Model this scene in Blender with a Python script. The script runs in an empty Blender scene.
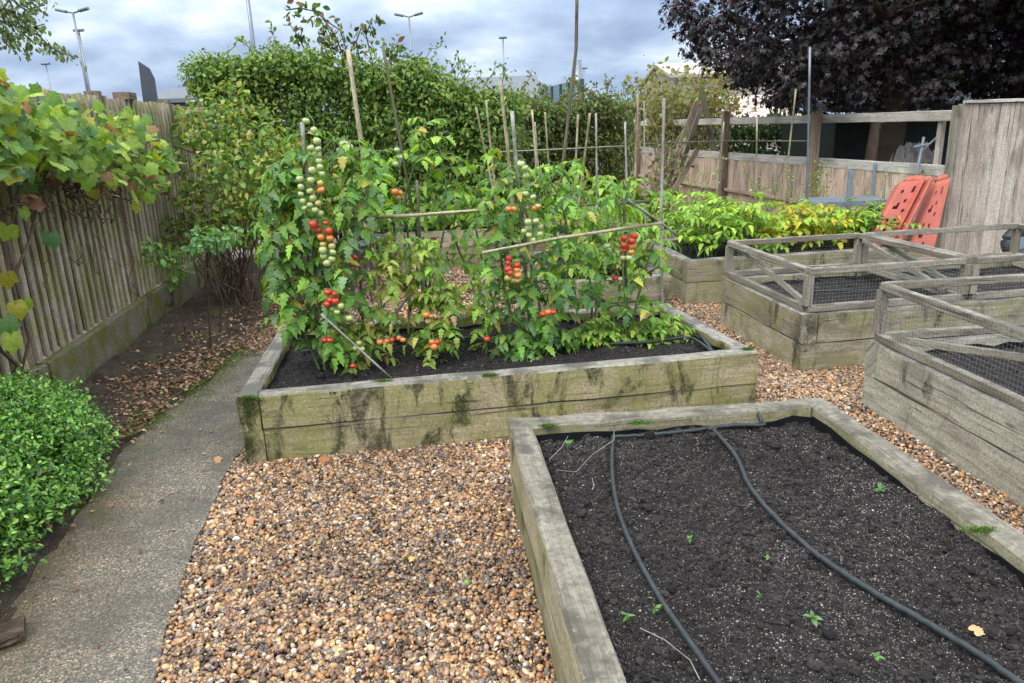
import bpy, math, random
import numpy as np
from mathutils import Matrix, Vector
random.seed(5)
rng = np.random.default_rng(11)
SC = bpy.context.scene
C = SC.collection

# ------------------------------------------------------------------ camera
F, PITCH, ROLL, H = 738.0, math.radians(16.3), math.radians(-2.0), 1.6
fwd = np.array([0, math.cos(PITCH), -math.sin(PITCH)])
up0 = np.cross([1, 0, 0], fwd)
RT = math.cos(ROLL)*np.array([1, 0, 0.]) + math.sin(ROLL)*up0
UP = -math.sin(ROLL)*np.array([1, 0, 0.]) + math.cos(ROLL)*up0
EYE = np.array([0, 0, H])
cd = bpy.data.cameras.new('camera'); cam = bpy.data.objects.new('camera', cd); C.objects.link(cam)
cd.sensor_width = 36; cd.lens = F/1024*36; cd.clip_start = .05; cd.clip_end = 2000
cam.matrix_world = Matrix(((RT[0], UP[0], -fwd[0], 0), (RT[1], UP[1], -fwd[1], 0), (RT[2], UP[2], -fwd[2], H), (0, 0, 0, 1)))
SC.camera = cam

def ray(x, y): return fwd + RT*(x-512)/F + UP*(341.5-y)/F
def proj(P):
    v = np.asarray(P)-EYE; d = v@fwd; return 512+F*(v@RT)/d, 341.5-F*(v@UP)/d
def at(x, y, z=0.):
    d = ray(x, y); return EYE + d*((z-H)/d[2])
def on(x, y, Y):
    d = ray(x, y); return EYE + d*(Y/d[1])

# ------------------------------------------------------------------ helpers
def nrm(v):
    v = np.asarray(v, float); return v/(np.linalg.norm(v)+1e-12)
def tag(o, label=None, cat=None, group=None, kind=None):
    if label: o['label'] = label
    if cat: o['category'] = cat
    if group: o['group'] = group
    if kind: o['kind'] = kind
    return o
def wloc(o):
    v = Vector((0, 0, 0))
    while o is not None: v += o.location; o = o.parent
    return np.array(v)
def empty(name, loc, label=None, cat=None, group=None):
    o = bpy.data.objects.new(name, None); o.location = [float(a) for a in loc]; o.empty_display_size = .1
    C.objects.link(o); return tag(o, label, cat, group)
def link(name, me, mat, parent=None):
    me.materials.append(mat)
    o = bpy.data.objects.new(name, me); C.objects.link(o)
    if parent is not None: o.parent = parent
    return o
def shift(V, parent):
    V = np.asarray(V, float)
    return V - wloc(parent) if parent is not None else V

class MB:
    def __init__(s): s.v = []; s.f = []; s.uv = []
    def plank(s, p0, p1, w, h, upv=(0, 0, 1), ch=.004, seg=None, wob=.0015):
        # beam from p0 to p1 with chamfered section: w across, h along upv
        p0 = np.array(p0, float); p1 = np.array(p1, float); L = np.linalg.norm(p1-p0); ax = (p1-p0)/L
        u = np.array(upv, float); u = nrm(u-ax*(u@ax)); sd = np.cross(ax, u)
        seg = seg or max(1, min(14, int(L/.12)))
        a, b = w/2, h/2; c = min(ch, a*.6, b*.6)
        sec = [(-a+c, -b), (a-c, -b), (a, -b+c), (a, b-c), (a-c, b), (-a+c, b), (-a, b-c), (-a, -b+c)]
        per = [0]
        for i in range(8):
            q, r = sec[i], sec[(i+1) % 8]; per.append(per[-1]+math.hypot(q[0]-r[0], q[1]-r[1]))
        u0, v0 = random.uniform(0, 50), random.uniform(0, 50)
        base = len(s.v)
        for k in range(seg+1):
            t = k/seg; c0 = p0+(p1-p0)*t
            for (x, z) in sec:
                s.v.append(c0+sd*(x+random.gauss(0, wob))+u*(z+random.gauss(0, wob)))
        for k in range(seg):
            for i in range(8):
                j = (i+1) % 8; A = base+k*8
                s.f.append((A+i, A+j, A+8+j, A+8+i))
                s.uv += [(u0+L*k/seg, v0+per[i]), (u0+L*k/seg, v0+per[i+1]), (u0+L*(k+1)/seg, v0+per[i+1]), (u0+L*(k+1)/seg, v0+per[i])]
        for A, rev in ((base, 1), (base+seg*8, 0)):
            idx = [A+i for i in range(8)]; uu = [(u0+x*.3, v0+z+x) for x, z in sec]
            if rev: idx.reverse(); uu.reverse()
            s.f.append(tuple(idx)); s.uv += uu
        return s
    def tube(s, pts, rad, n=6, cap=True):
        pts = [np.array(p, float) for p in pts]
        if not hasattr(rad, '__len__'): rad = [rad]*len(pts)
        base = len(s.v); u0 = random.uniform(0, 50); L = 0
        ref = np.array([0.31, .22, .93])
        for k, p in enumerate(pts):
            t = nrm(pts[min(k+1, len(pts)-1)]-pts[max(k-1, 0)])
            a = nrm(np.cross(t, ref)) if abs(t@nrm(ref)) < .98 else nrm(np.cross(t, [1, 0, 0])); b = np.cross(t, a)
            for i in range(n):
                th = 2*math.pi*i/n; s.v.append(p+rad[k]*(a*math.cos(th)+b*math.sin(th)))
        for k in range(len(pts)-1):
            dl = np.linalg.norm(pts[k+1]-pts[k])
            for i in range(n):
                j = (i+1) % n; A = base+k*n
                s.f.append((A+i, A+j, A+n+j, A+n+i))
                s.uv += [(u0+L, i*.01), (u0+L, i*.01+.01), (u0+L+dl, i*.01+.01), (u0+L+dl, i*.01)]
            L += dl
        if cap:
            for A, rev in ((base, 1), (base+(len(pts)-1)*n, 0)):
                idx = [A+i for i in range(n)]
                if rev: idx.reverse()
                s.f.append(tuple(idx)); s.uv += [(u0, 0)]*n
        return s
    def poly(s, pts, faces):
        b = len(s.v); s.v += [np.array(p, float) for p in pts]
        for f in faces:
            s.f.append(tuple(b+i for i in f)); s.uv += [tuple(s.v[b+i][:2]) for i in f]
        return s
    def box(s, c, size, ax=(1, 0, 0), upv=(0, 0, 1)):
        ax = nrm(ax); c = np.array(c, float)
        return s.plank(c-ax*size[0]/2, c+ax*size[0]/2, size[1], size[2], upv, ch=.002, seg=1, wob=0)
    def build(s, name, mat, parent=None, smooth=False):
        V = shift(np.array(s.v), parent); me = bpy.data.meshes.new(name)
        me.from_pydata(V.tolist(), [], s.f)
        uvl = me.uv_layers.new(name='UVMap'); uvl.data.foreach_set('uv', np.array(s.uv, dtype=np.float32).ravel())
        if smooth: me.polygons.foreach_set('use_smooth', [True]*len(me.polygons))
        me.update()
        return link(name, me, mat, parent)

def trimesh(name, V, T, mat, parent=None, col=None, smooth=True):
    V = shift(V, parent).astype(np.float32); T = np.asarray(T, dtype=np.int32)
    me = bpy.data.meshes.new(name); me.vertices.add(len(V)); me.vertices.foreach_set('co', V.ravel())
    me.loops.add(T.size); me.loops.foreach_set('vertex_index', T.ravel())
    me.polygons.add(len(T)); me.polygons.foreach_set('loop_start', np.arange(0, T.size, 3, dtype=np.int32))
    me.polygons.foreach_set('loop_total', np.full(len(T), 3, dtype=np.int32))
    me.polygons.foreach_set('use_smooth', np.full(len(T), smooth))
    me.update(calc_edges=True)
    if col is not None:
        a = me.color_attributes.new('Col', 'FLOAT_COLOR', 'POINT')
        cc = np.ones((len(V), 4), dtype=np.float32); cc[:, :3] = col
        a.data.foreach_set('color', cc.ravel())
    return link(name, me, mat, parent)

def vnoise(x, y, seed=0):
    r = np.random.default_rng(seed).random((64, 64))
    xi = np.floor(x).astype(int); yi = np.floor(y).astype(int); fx = x-xi; fy = y-yi
    fx = fx*fx*(3-2*fx); fy = fy*fy*(3-2*fy)
    g = lambda a, b: r[a % 64, b % 64]
    return (g(xi, yi)*(1-fx)+g(xi+1, yi)*fx)*(1-fy)+(g(xi, yi+1)*(1-fx)+g(xi+1, yi+1)*fx)*fy
def fbm(x, y, seed=0, o=4):
    s = 0; a = .5
    for k in range(o): s = s+a*(vnoise(x*2**k+k*7.3, y*2**k+k*3.1, seed+k)-.5); a *= .5
    return s

# ------------------------------------------------------------------ node helpers
def newmat(name):
    m = bpy.data.materials.new(name); m.use_nodes = True; m.node_tree.nodes.clear(); return m, m.node_tree
class N:
    def __init__(s, nt): s.nt = nt
    def n(s, typ, **kw):
        nd = s.nt.nodes.new('ShaderNode'+typ)
        for k, v in kw.items():
            if k.startswith('i_'):
                key = k[2:]; key = int(key) if key.isdigit() else key.replace('_', ' ')
                if hasattr(v, 'is_output') or isinstance(v, bpy.types.NodeSocket): s.nt.links.new(v, nd.inputs[key])
                else: nd.inputs[key].default_value = v
            else: setattr(nd, k, v)
        return nd
    def noise(s, vec, scale, detail=4, rough=.55, dist=0):
        nd = s.n('TexNoise', i_Scale=scale, i_Detail=detail, i_Roughness=rough, i_Distortion=dist)
        if vec is not None: s.nt.links.new(vec, nd.inputs['Vector'])
        return nd.outputs['Fac']
    def ramp(s, fac, stops, interp='LINEAR'):
        r = s.n('ValToRGB'); s.nt.links.new(fac, r.inputs[0]); r.color_ramp.interpolation = interp
        el = r.color_ramp.elements
        while len(el) > 1: el.remove(el[-1])
        el[0].position = stops[0][0]
        def c4(c): return (c, c, c, 1) if not hasattr(c, '__len__') else (*c, 1)
        el[0].color = c4(stops[0][1])
        for p, c in stops[1:]:
            e = el.new(p); e.color = c4(c)
        return r.outputs['Color']
    def math(s, op, a, b=0., clamp=False):
        m = s.n('Math', operation=op, use_clamp=clamp)
        for i, v in enumerate((a, b)):
            if isinstance(v, bpy.types.NodeSocket): s.nt.links.new(v, m.inputs[i])
            else: m.inputs[i].default_value = v
        return m.outputs[0]
    def mix(s, f, a, b, blend='MIX'):
        m = s.n('Mix', data_type='RGBA', blend_type=blend)
        for i, v in ((0, f), (6, a), (7, b)):
            if isinstance(v, bpy.types.NodeSocket): s.nt.links.new(v, m.inputs[i])
            elif i == 0: m.inputs[0].default_value = v
            else: m.inputs[i].default_value = (*v, 1)
        return m.outputs[2]
    def mapping(s, vec, scale=(1, 1, 1), loc=(0, 0, 0)):
        m = s.n('Mapping'); s.nt.links.new(vec, m.inputs[0]); m.inputs['Scale'].default_value = scale; m.inputs['Location'].default_value = loc
        return m.outputs[0]
    def bump(s, h, strength=.3, dist=.01):
        b = s.n('Bump', i_Strength=strength, i_Distance=dist); s.nt.links.new(h, b.inputs['Height']); return b.outputs[0]
    def out(s, col, rough=.8, normal=None, spec=.3, metal=0.):
        p = s.n('BsdfPrincipled')
        for k, v in (('Base Color', col), ('Roughness', rough), ('Specular IOR Level', spec), ('Metallic', metal)):
            if isinstance(v, bpy.types.NodeSocket): s.nt.links.new(v, p.inputs[k])
            elif k == 'Base Color': p.inputs[k].default_value = (*v, 1)
            else: p.inputs[k].default_value = v
        if normal is not None: s.nt.links.new(normal, p.inputs['Normal'])
        o = s.n('OutputMaterial'); s.nt.links.new(p.outputs[0], o.inputs[0]); return p

def hexc(r, g, b):
    f = lambda c: (c/255/12.92) if c/255 <= .04045 else ((c/255+.055)/1.055)**2.4
    return (f(r), f(g), f(b))

def wood(name, light, dark, top=None, algae=0., algae_col=(.10, .13, .03), stain=0., moss=0., grain=45, rough=.85):
    m, nt = newmat(name); n = N(nt)
    uv = n.n('UVMap').outputs[0]; geo = n.n('NewGeometry'); pos = geo.outputs['Position']
    sep = n.n('SeparateXYZ'); nt.links.new(geo.outputs['Normal'], sep.inputs[0]); nz = sep.outputs[2]
    g1 = n.noise(n.mapping(uv, (2.2, grain, 1)), 1.0, 6, .65, .6)
    g2 = n.noise(n.mapping(uv, (7, grain*4, 1)), 1.0, 3, .6)
    bl = n.noise(n.mapping(uv, (2.2, 6, 1)), 1.0, 4, .6)
    g = n.math('ADD', n.math('MULTIPLY', g1, .65), n.math('MULTIPLY', g2, .35))
    col = n.mix(n.ramp(g, [(.38, 0), (.58, 1)]), dark, light)
    col = n.mix(n.ramp(bl, [(.38, .7), (.52, 0)]), col, [a*.5 for a in dark])
    rd = n.noise(n.mapping(uv, (.3, .8, 1)), 1.0, 0, .5)
    col = n.mix(n.ramp(rd, [(.3, .45), (.5, 0)]), col, [dark[0]*1.1, dark[1]*.95, dark[2]*.9]); col = n.mix(n.ramp(rd, [(.5, 0), (.7, .55)]), col, [min(.8, light[0]*1.18), min(.8, light[1]*1.12), min(.8, light[2]*1.08)])
    fs = n.noise(pos, 85, 4, .7); col = n.mix(n.ramp(fs, [(.36, .6), (.55, 0)]), col, [a*.4 for a in dark])
    # dark cracks along the grain
    cr = n.noise(n.mapping(uv, (1.6, grain*1.1, 1)), 1.0, 3, .55, .5)
    crm = n.ramp(cr, [(.33, 1), (.38, 0)])
    col = n.mix(n.math('MULTIPLY', crm, .75), col, [a*.2 for a in dark])
    # knots
    vo = n.n('TexVoronoi', i_Scale=1.0); nt.links.new(n.mapping(uv, (2.2, 7, 1)), vo.inputs['Vector'])
    kn = n.ramp(vo.outputs['Distance'], [(.05, 1), (.11, 0)])
    col = n.mix(n.math('MULTIPLY', kn, .7), col, [a*.3 for a in dark])
    side = n.ramp(nz, [(.35, 1), (.7, 0)])
    if top is not None:
        tn = n.noise(pos, 22, 5, .7)
        tc = n.mix(n.ramp(n.math('ADD', n.math('MULTIPLY', g, .6), n.math('MULTIPLY', tn, .4)), [(.38, 0), (.62, 1)]), [a*.33 for a in top], top)
        tc = n.mix(n.math('MULTIPLY', crm, .6), tc, [a*.2 for a in top])
        tn2 = n.noise(pos, 5, 4, .6)
        tc = n.mix(n.ramp(tn2, [(.42, .85), (.53, 0)]), tc, [a*.24 for a in top])
        tn3 = n.noise(pos, 38, 5, .75); tc = n.mix(n.ramp(tn3, [(.38, .7), (.50, 0)]), tc, [a*.35 for a in top])
        sp = n.noise(pos, 48, 5, .75)
        tc = n.mix(n.ramp(sp, [(.60, 0), (.66, .55)]), tc, (.33, .33, .23))
        col = n.mix(side, tc, col)
    if algae > 0:
        an = n.noise(pos, 4.5, 5, .65)
        am = n.math('MULTIPLY', n.math('MULTIPLY', n.ramp(an, [(.5-.22*algae, 0), (.56, 1)]), side), n.ramp(n.noise(pos, 55, 4, .75), [(.36, .2), (.58, 1)]))
        col = n.mix(n.math('MULTIPLY', am, .8), col, algae_col)
    if stain > 0:
        st = n.noise(n.mapping(pos, (6.5, 6.5, 2.2)), 1.0, 9, .68, .8)
        st2 = n.noise(pos, 2.3, 2, .5)
        sm = n.math('MULTIPLY', n.ramp(st, [(.51, 0), (.59, 1)]), n.ramp(st2, [(.62-.3*stain, 0), (.72-.25*stain, 1)]))
        sm = n.math('MULTIPLY', n.math('MULTIPLY', sm, side), n.ramp(n.noise(pos, 45, 6, .8), [(.34, .35), (.56, 1)]))
        col = n.mix(n.math('MULTIPLY', sm, .85), col, (.012, .014, .008))
    if moss > 0:
        mn = n.noise(pos, 9, 5, .7)
        col = n.mix(n.ramp(mn, [(.72-.12*moss, 0), (.78-.12*moss, 1)]), col, (.07, .12, .015))
    nn = n.bump(n.math('ADD', n.math('MULTIPLY', g, 1.0), n.math('MULTIPLY', crm, -.6)), .5, .004)
    n.out(col, rough, nn, .25)
    return m

def plain(name, col, rough=.6, metal=0., var=.25, scale=20, bump=.1, spec=.4):
    m, nt = newmat(name); n = N(nt); tc = n.n('NewGeometry').outputs['Position']
    f = n.noise(tc, scale, 5, .6); f2 = n.noise(tc, scale*.15, 3, .6)
    c = n.mix(n.ramp(f, [(.3, 0), (.7, 1)]), [a*(1-var) for a in col], [min(1, a*(1+var)) for a in col])
    c = n.mix(n.ramp(f2, [(.35, var), (.6, 0)]), c, [a*.5 for a in col])
    n.out(c, rough, n.bump(f, bump, .003), spec, metal); return m

def leafmat(name, gloss=.52, trans=.38, spec=.3, tint=(1.25, 1.15, .5)):
    m, nt = newmat(name); n = N(nt)
    a = n.n('Attribute', attribute_name='Col').outputs['Color']; pos = n.n('NewGeometry').outputs['Position']
    f = n.noise(pos, 60, 3, .6)
    c = n.mix(n.ramp(f, [(.3, 0), (.7, 1)]), n.mix(1., a, (.72, .74, .7), 'MULTIPLY'), n.mix(1., a, (1.25, 1.2, 1.2), 'MULTIPLY'))
    p = n.n('BsdfPrincipled', i_Roughness=gloss); p.inputs['Specular IOR Level'].default_value = spec
    nt.links.new(c, p.inputs['Base Color']); nt.links.new(n.bump(f, .25, .003), p.inputs['Normal'])
    t = n.n('BsdfTranslucent'); nt.links.new(n.mix(1., c, tint, 'MULTIPLY'), t.inputs['Color'])
    mx = n.n('MixShader'); mx.inputs[0].default_value = trans
    nt.links.new(p.outputs[0], mx.inputs[1]); nt.links.new(t.outputs[0], mx.inputs[2])
    o = n.n('OutputMaterial'); nt.links.new(mx.outputs[0], o.inputs[0]); return m

def vcmat(name, rough=.5, spec=.4, noise=120, bump=.2):
    m, nt = newmat(name); n = N(nt)
    a = n.n('Attribute', attribute_name='Col').outputs['Color']; pos = n.n('NewGeometry').outputs['Position']
    f = n.noise(pos, noise, 3, .6)
    c = n.mix(n.ramp(f, [(.3, 0), (.7, 1)]), n.mix(1., a, (.65, .65, .65), 'MULTIPLY'), n.mix(1., a, (1.25, 1.25, 1.25), 'MULTIPLY'))
    n.out(c, rough, n.bump(f, bump, .002), spec); return m

# ------------------------------------------------------------------ materials
M = {}
M['sleeper'] = wood('weathered_sleeper', (.42, .38, .28), (.20, .175, .12), top=(.36, .34, .30), algae=.2, algae_col=(.22, .21, .085), stain=.55, moss=.15)
M['sleeper_stained'] = wood('stained_sleeper', (.43, .37, .235), (.19, .16, .095), top=(.36, .34, .29), algae=.55, algae_col=(.20, .205, .055), stain=1.2, moss=.35)
M['sleeper_pale'] = wood('pale_sleeper', (.50, .48, .38), (.27, .26, .20), top=(.30, .28, .25), algae=0, stain=.35)
M['sleeper_near'] = wood('near_sleeper', (.42, .38, .26), (.20, .18, .12), top=(.29, .26, .205), algae=.15, algae_col=(.20, .20, .08), stain=.3, moss=.1, grain=55)
M['frame_wood'] = wood('frame_wood', (.33, .30, .24), (.15, .135, .10), top=(.36, .33, .27), algae=0, stain=.15, grain=70)
M['rail_wood'] = wood('rail_wood', (.60, .57, .51), (.36, .33, .28), algae=0, grain=50)
M['post_wood'] = wood('post_wood', (.34, .26, .19), (.15, .11, .08), algae=0, grain=50)
M['board_pink'] = wood('pinkish_board', (.68, .52, .40), (.40, .30, .22), algae=.0, grain=35)
M['panel_wood'] = wood('greyed_panel', (.56, .50, .43), (.33, .28, .23), algae=.0, grain=28)
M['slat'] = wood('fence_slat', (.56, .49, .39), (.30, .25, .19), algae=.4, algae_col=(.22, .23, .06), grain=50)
M['slat_back'] = wood('shaded_fence_slat_back', (.10, .085, .055), (.045, .04, .025), algae=.5, algae_col=(.05, .055, .015), grain=50)  # shade of the gaps between slats is put into this dark backing colour
M['cane'] = wood('bamboo', (.50, .43, .30), (.30, .25, .17), algae=.1, grain=20, rough=.55)
M['cane_grey'] = wood('grey_cane', (.42, .42, .38), (.25, .25, .22), algae=.1, grain=20, rough=.6)
M['cane_dark'] = wood('dark_cane', (.16, .13, .10), (.08, .065, .05), algae=.1, grain=20, rough=.6)
M['bark'] = wood('bark', (.12, .085, .06), (.05, .035, .025), algae=0, grain=30)
M['twig'] = wood('twig', (.17, .12, .085), (.08, .055, .04), grain=30)
M['stem'] = plain('green_stem', (.12, .19, .06), .5)
M['rubber'] = plain('black_hose', (.024, .030, .032), .5, var=.45, scale=45)
M['liner'] = plain('black_liner', (.010, .011, .012), .35, var=.3, scale=15, bump=.5)
M['metal'] = plain('grey_metal', (.20, .22, .25), .4, .6, .15, 8)
M['paint_grey'] = plain('bluish_grey_paint', (.20, .24, .28), .5, 0, .25, 14)
M['dark_panel'] = plain('dark_slate_panel', (.055, .065, .085), .6, 0, .2, 3)
M['orange'] = plain('faded_orange_plastic', (.42, .105, .07), .5, 0, .18, 9, .05)
M['wire'] = plain('galvanised_wire', (.50, .50, .48), .45, .5, .1, 30)
M['leaf'] = leafmat('leaf'); M['leaf_gloss'] = leafmat('glossy_leaf', .36, .22, .4)
M['leaf_purple'] = leafmat('purple_leaf', .42, .10, .4, (1.6, .5, .5))
M['dry_leaf'] = leafmat('dry_leaf', .7, .1, .2)
M['pebble'] = vcmat('pebble', .30, .5, 260, .15); M['crumb'] = vcmat('soil_crumb', .9, .2, 300, .5)

def soilmat(name, c0, c1, leafy=False):
    m, nt = newmat(name); n = N(nt); pos = n.n('NewGeometry').outputs['Position']
    a = n.noise(pos, 90, 6, .75); b = n.noise(pos, 7, 4, .6)
    col = n.mix(n.ramp(a, [(.35, 0), (.65, 1)]), c0, c1)
    col = n.mix(n.ramp(b, [(.4, .5), (.6, 0)]), col, [x*.55 for x in c0])
    vo = n.n('TexVoronoi', i_Scale=170.); nt.links.new(pos, vo.inputs['Vector'])
    sepc = n.n('SeparateColor'); nt.links.new(vo.outputs['Color'], sepc.inputs[0])
    sm = n.math('MULTIPLY', n.ramp(sepc.outputs[0], [(.93, 0), (.94, 1)]), n.ramp(vo.outputs['Distance'], [(.25, 1), (.4, 0)]))
    col = n.mix(n.math('MULTIPLY', sm, .8), col, (.30, .27, .23))
    if leafy:
        mo = n.noise(pos, 3.2, 5, .7)
        col = n.mix(n.ramp(mo, [(.58, 0), (.68, .75)]), col, (.07, .085, .02))
    n.out(col, .92, n.bump(a, .9, .008), .2); return m
M['soil'] = soilmat('dark_compost', (.016, .014, .013), (.065, .057, .052))
M['earth'] = soilmat('border_earth', (.035, .026, .02), (.11, .085, .062), True)

def mat_path():
    m, nt = newmat('exposed_concrete'); n = N(nt); pos = n.n('NewGeometry').outputs['Position']
    vo = n.n('TexVoronoi', i_Scale=185.); nt.links.new(pos, vo.inputs['Vector'])
    sc_ = n.n('SeparateColor'); nt.links.new(vo.outputs['Color'], sc_.inputs[0])
    col = n.ramp(sc_.outputs[0], [(0, (.05, .045, .038)), (.4, (.115, .105, .085)), (.72, (.22, .195, .15)), (.9, (.30, .21, .12)), (1, (.52, .47, .40))])
    a = n.noise(pos, 300, 3, .7); col = n.mix(n.ramp(a, [(.3, .5), (.6, 0)]), col, (.12, .115, .10))
    b = n.noise(pos, 2.6, 6, .7); col = n.mix(n.ramp(b, [(.40, .65), (.58, 0)]), col, (.07, .066, .054))
    e = n.n('Attribute', attribute_name='Col').outputs['Color']; se = n.n('SeparateColor'); nt.links.new(e, se.inputs[0])
    g = n.noise(pos, 9, 5, .7)
    mm = n.math('MULTIPLY', n.ramp(g, [(.40, 0), (.58, 1)]), se.outputs[0])
    col = n.mix(n.math('MULTIPLY', mm, .8), col, (.075, .09, .022))
    mm2 = n.math('MULTIPLY', n.ramp(g, [(.36, .45), (.60, 1)]), se.outputs[1])
    col = n.mix(n.math('MULTIPLY', mm2, .6), col, n.mix(1., col, (1.0, .70, .42), 'MULTIPLY'))
    n.out(col, .75, n.bump(vo.outputs['Distance'], .35, .003), .35); return m
M['path'] = mat_path()

def mat_gravelbase():
    m, nt = newmat('gravel_bed'); n = N(nt); pos = n.n('NewGeometry').outputs['Position']
    vo = n.n('TexVoronoi', i_Scale=75.); nt.links.new(pos, vo.inputs['Vector'])
    sc_ = n.n('SeparateColor'); nt.links.new(vo.outputs['Color'], sc_.inputs[0])
    col = n.ramp(sc_.outputs[0], [(0, (.07, .05, .04)), (.4, (.20, .13, .08)), (.7, (.28, .18, .11)), (1, (.40, .32, .25))])
    col = n.mix(n.ramp(vo.outputs['Distance'], [(.3, 0), (.7, .9)]), col, (.03, .022, .016))
    n.out(col, .6, n.bump(vo.outputs['Distance'], -.8, .01), .3); return m
M['gravelbase'] = mat_gravelbase()
def mat_ground():
    m, nt = newmat('far_ground'); n = N(nt); pos = n.n('NewGeometry').outputs['Position']
    a = n.noise(pos, 1.5, 6, .7)
    col = n.mix(n.ramp(a, [(.35, 0), (.65, 1)]), (.04, .05, .02), (.09, .10, .04)); n.out(col, .9, n.bump(a, .5, .05), .2); return m
M['ground'] = mat_ground()
def mat_conc():
    m, nt = newmat('mossy_concrete'); n = N(nt); pos = n.n('NewGeometry').outputs['Position']
    a = n.noise(pos, 60, 6, .75); b = n.noise(pos, 5, 5, .7)
    col = n.mix(n.ramp(a, [(.35, 0), (.65, 1)]), (.10, .09, .065), (.27, .25, .19))
    col = n.mix(n.ramp(b, [(.42, 0), (.58, .85)]), col, (.12, .125, .025))
    c2 = n.noise(pos, 3.3, 4, .6, .5); col = n.mix(n.ramp(c2, [(.60, 0), (.66, .8)]), col, (.05, .035, .02))
    n.out(col, .9, n.bump(a, .8, .01), .2); return m
M['conc'] = mat_conc()

# ------------------------------------------------------------------ leaf templates (triangles; length along +Y, up +Z)
def leaf_t(prof, fold=.25, droop=.4, wav=.03):
    V = []; T = []
    for i, (t, w) in enumerate(prof):
        z = -droop*t*t; zz = z+fold*w+(wav if i % 2 else -wav)
        V += [(0, t, z), (-w, t, zz), (w, t, zz)]
    for i in range(len(prof)-1):
        a, b = 3*i, 3*i+3
        T += [(a, b, a+1), (a+1, b, b+1), (a, a+2, b), (a+2, b+2, b)]
    return np.array(V), np.array(T)
def fan_t(rad, cup=.1, droop=.3, wav=.05, c0=(0, .38)):
    K = len(rad); V = [(0, c0[1], 0)]; T = []
    for ring, rr in ((0, .5), (1, 1.)):
        for k, (th, r) in enumerate(rad):
            x = math.sin(th)*r*rr; y = c0[1]+math.cos(th)*r*rr; d2 = (x*x+(y-c0[1])**2)
            V.append((x, y, -cup*d2-droop*max(0, y)**2*.4+wav*(1 if k % 2 else -1)*ring))
    for k in range(K):
        j = (k+1) % K
        T += [(0, 1+j, 1+k), (1+k, 1+j, 1+K+j), (1+k, 1+K+j, 1+K+k)]
    return np.array(V), np.array(T)
tom = [(0, .02), (.08, .06), (.16, .24), (.26, .30), (.33, .17), (.46, .27), (.56, .14), (.70, .19), (.82, .07), (1, .0)]
T_TOM = [leaf_t(tom, f, d, .02) for f, d in ((.35, .25), (.2, .55), (.6, .35), (-.2, .5))]
ov = [(0, .02), (.2, .22), (.5, .30), (.8, .18), (1, 0)]
T_OVAL = [leaf_t(ov, f, d, 0) for f, d in ((.3, .15), (.15, .35), (.5, .2))]
ov2 = [(0, .03), (.3, .26), (.65, .22), (1, 0)]
T_SMALL = [leaf_t(ov2, f, d, 0) for f, d in ((.3, .1), (.1, .3))]
def palm(lobes, n=22, deep=.35, r0=.55):
    out = []
    for k in range(n):
        th = -math.pi+2*math.pi*(k+.5)/n; r = .0
        for (a, L, w) in lobes: r = max(r, L*math.exp(-((th-a)/w)**2))
        notch = 1-.55*math.exp(-((abs(th)-math.pi)/.35)**2)
        out.append((th, r0*max(r, deep)*notch+(.02 if k % 2 else -.02)))
    return out
vine_l = [(0, 1.08, .36), (1.1, .95, .36), (-1.1, .95, .42), (2.2, .85, .5), (-2.2, .85, .5)]
T_VINE = [fan_t(palm(vine_l, 26, .76), c, d, .03) for c, d in ((.35, .3), (.7, .1), (-.3, .8), (.1, .5))]
map_l = [(0, 1, .28), (.95, .92, .27), (-.95, .92, .27), (1.95, .62, .3), (-1.95, .62, .3)]
T_MAPLE = [fan_t(palm(map_l, 24, .42, .6), c, d, .03) for c, d in ((.2, .3), (.6, .3), (-.2, .6))]

def unitrand(n):
    v = rng.normal(size=(n, 3)); return v/np.linalg.norm(v, axis=1, keepdims=True)
def rownorm(v): return v/(np.linalg.norm(v, axis=1, keepdims=True)+1e-9)
def pick(cols, n, jit=.18):
    cols = np.array([c[:3] for c in cols]); w = None
    idx = rng.integers(0, len(cols), n); c = cols[idx]*(1+rng.normal(0, jit, (n, 1)))
    return np.clip(c*(1+rng.normal(0, .05, (n, 3))), .002, .9)
def scatter(name, mat, parent, tm, pos, axis, norm, size, col, smooth=True):
    pos = np.asarray(pos, float); n = len(pos); axis = rownorm(np.asarray(axis, float)); norm = np.asarray(norm, float)
    norm = rownorm(norm-axis*np.sum(norm*axis, 1, keepdims=True)); xx = np.cross(axis, norm)
    size = np.broadcast_to(size, (n,)); which = rng.integers(0, len(tm), n)
    VV = []; TT = []; CC = []; off = 0
    for k, (tv, tt) in enumerate(tm):
        s = np.where(which == k)[0]
        if not len(s): continue
        sq = rng.uniform(.8, 1.2, (len(s), 1, 1))
        P = pos[s][:, None, :]+size[s][:, None, None]*(tv[None, :, 0:1]*sq*xx[s][:, None, :]+tv[None, :, 1:2]*axis[s][:, None, :]+tv[None, :, 2:3]*norm[s][:, None, :])
        VV.append(P.reshape(-1, 3)); nv = len(tv)
        TT.append((tt[None]+(np.arange(len(s))*nv)[:, None, None]+off).reshape(-1, 3)); off += nv*len(s)
        CC.append(np.repeat(col[s], nv, 0))
    return trimesh(name, np.vstack(VV), np.vstack(TT), mat, parent, np.vstack(CC), smooth)

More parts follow.
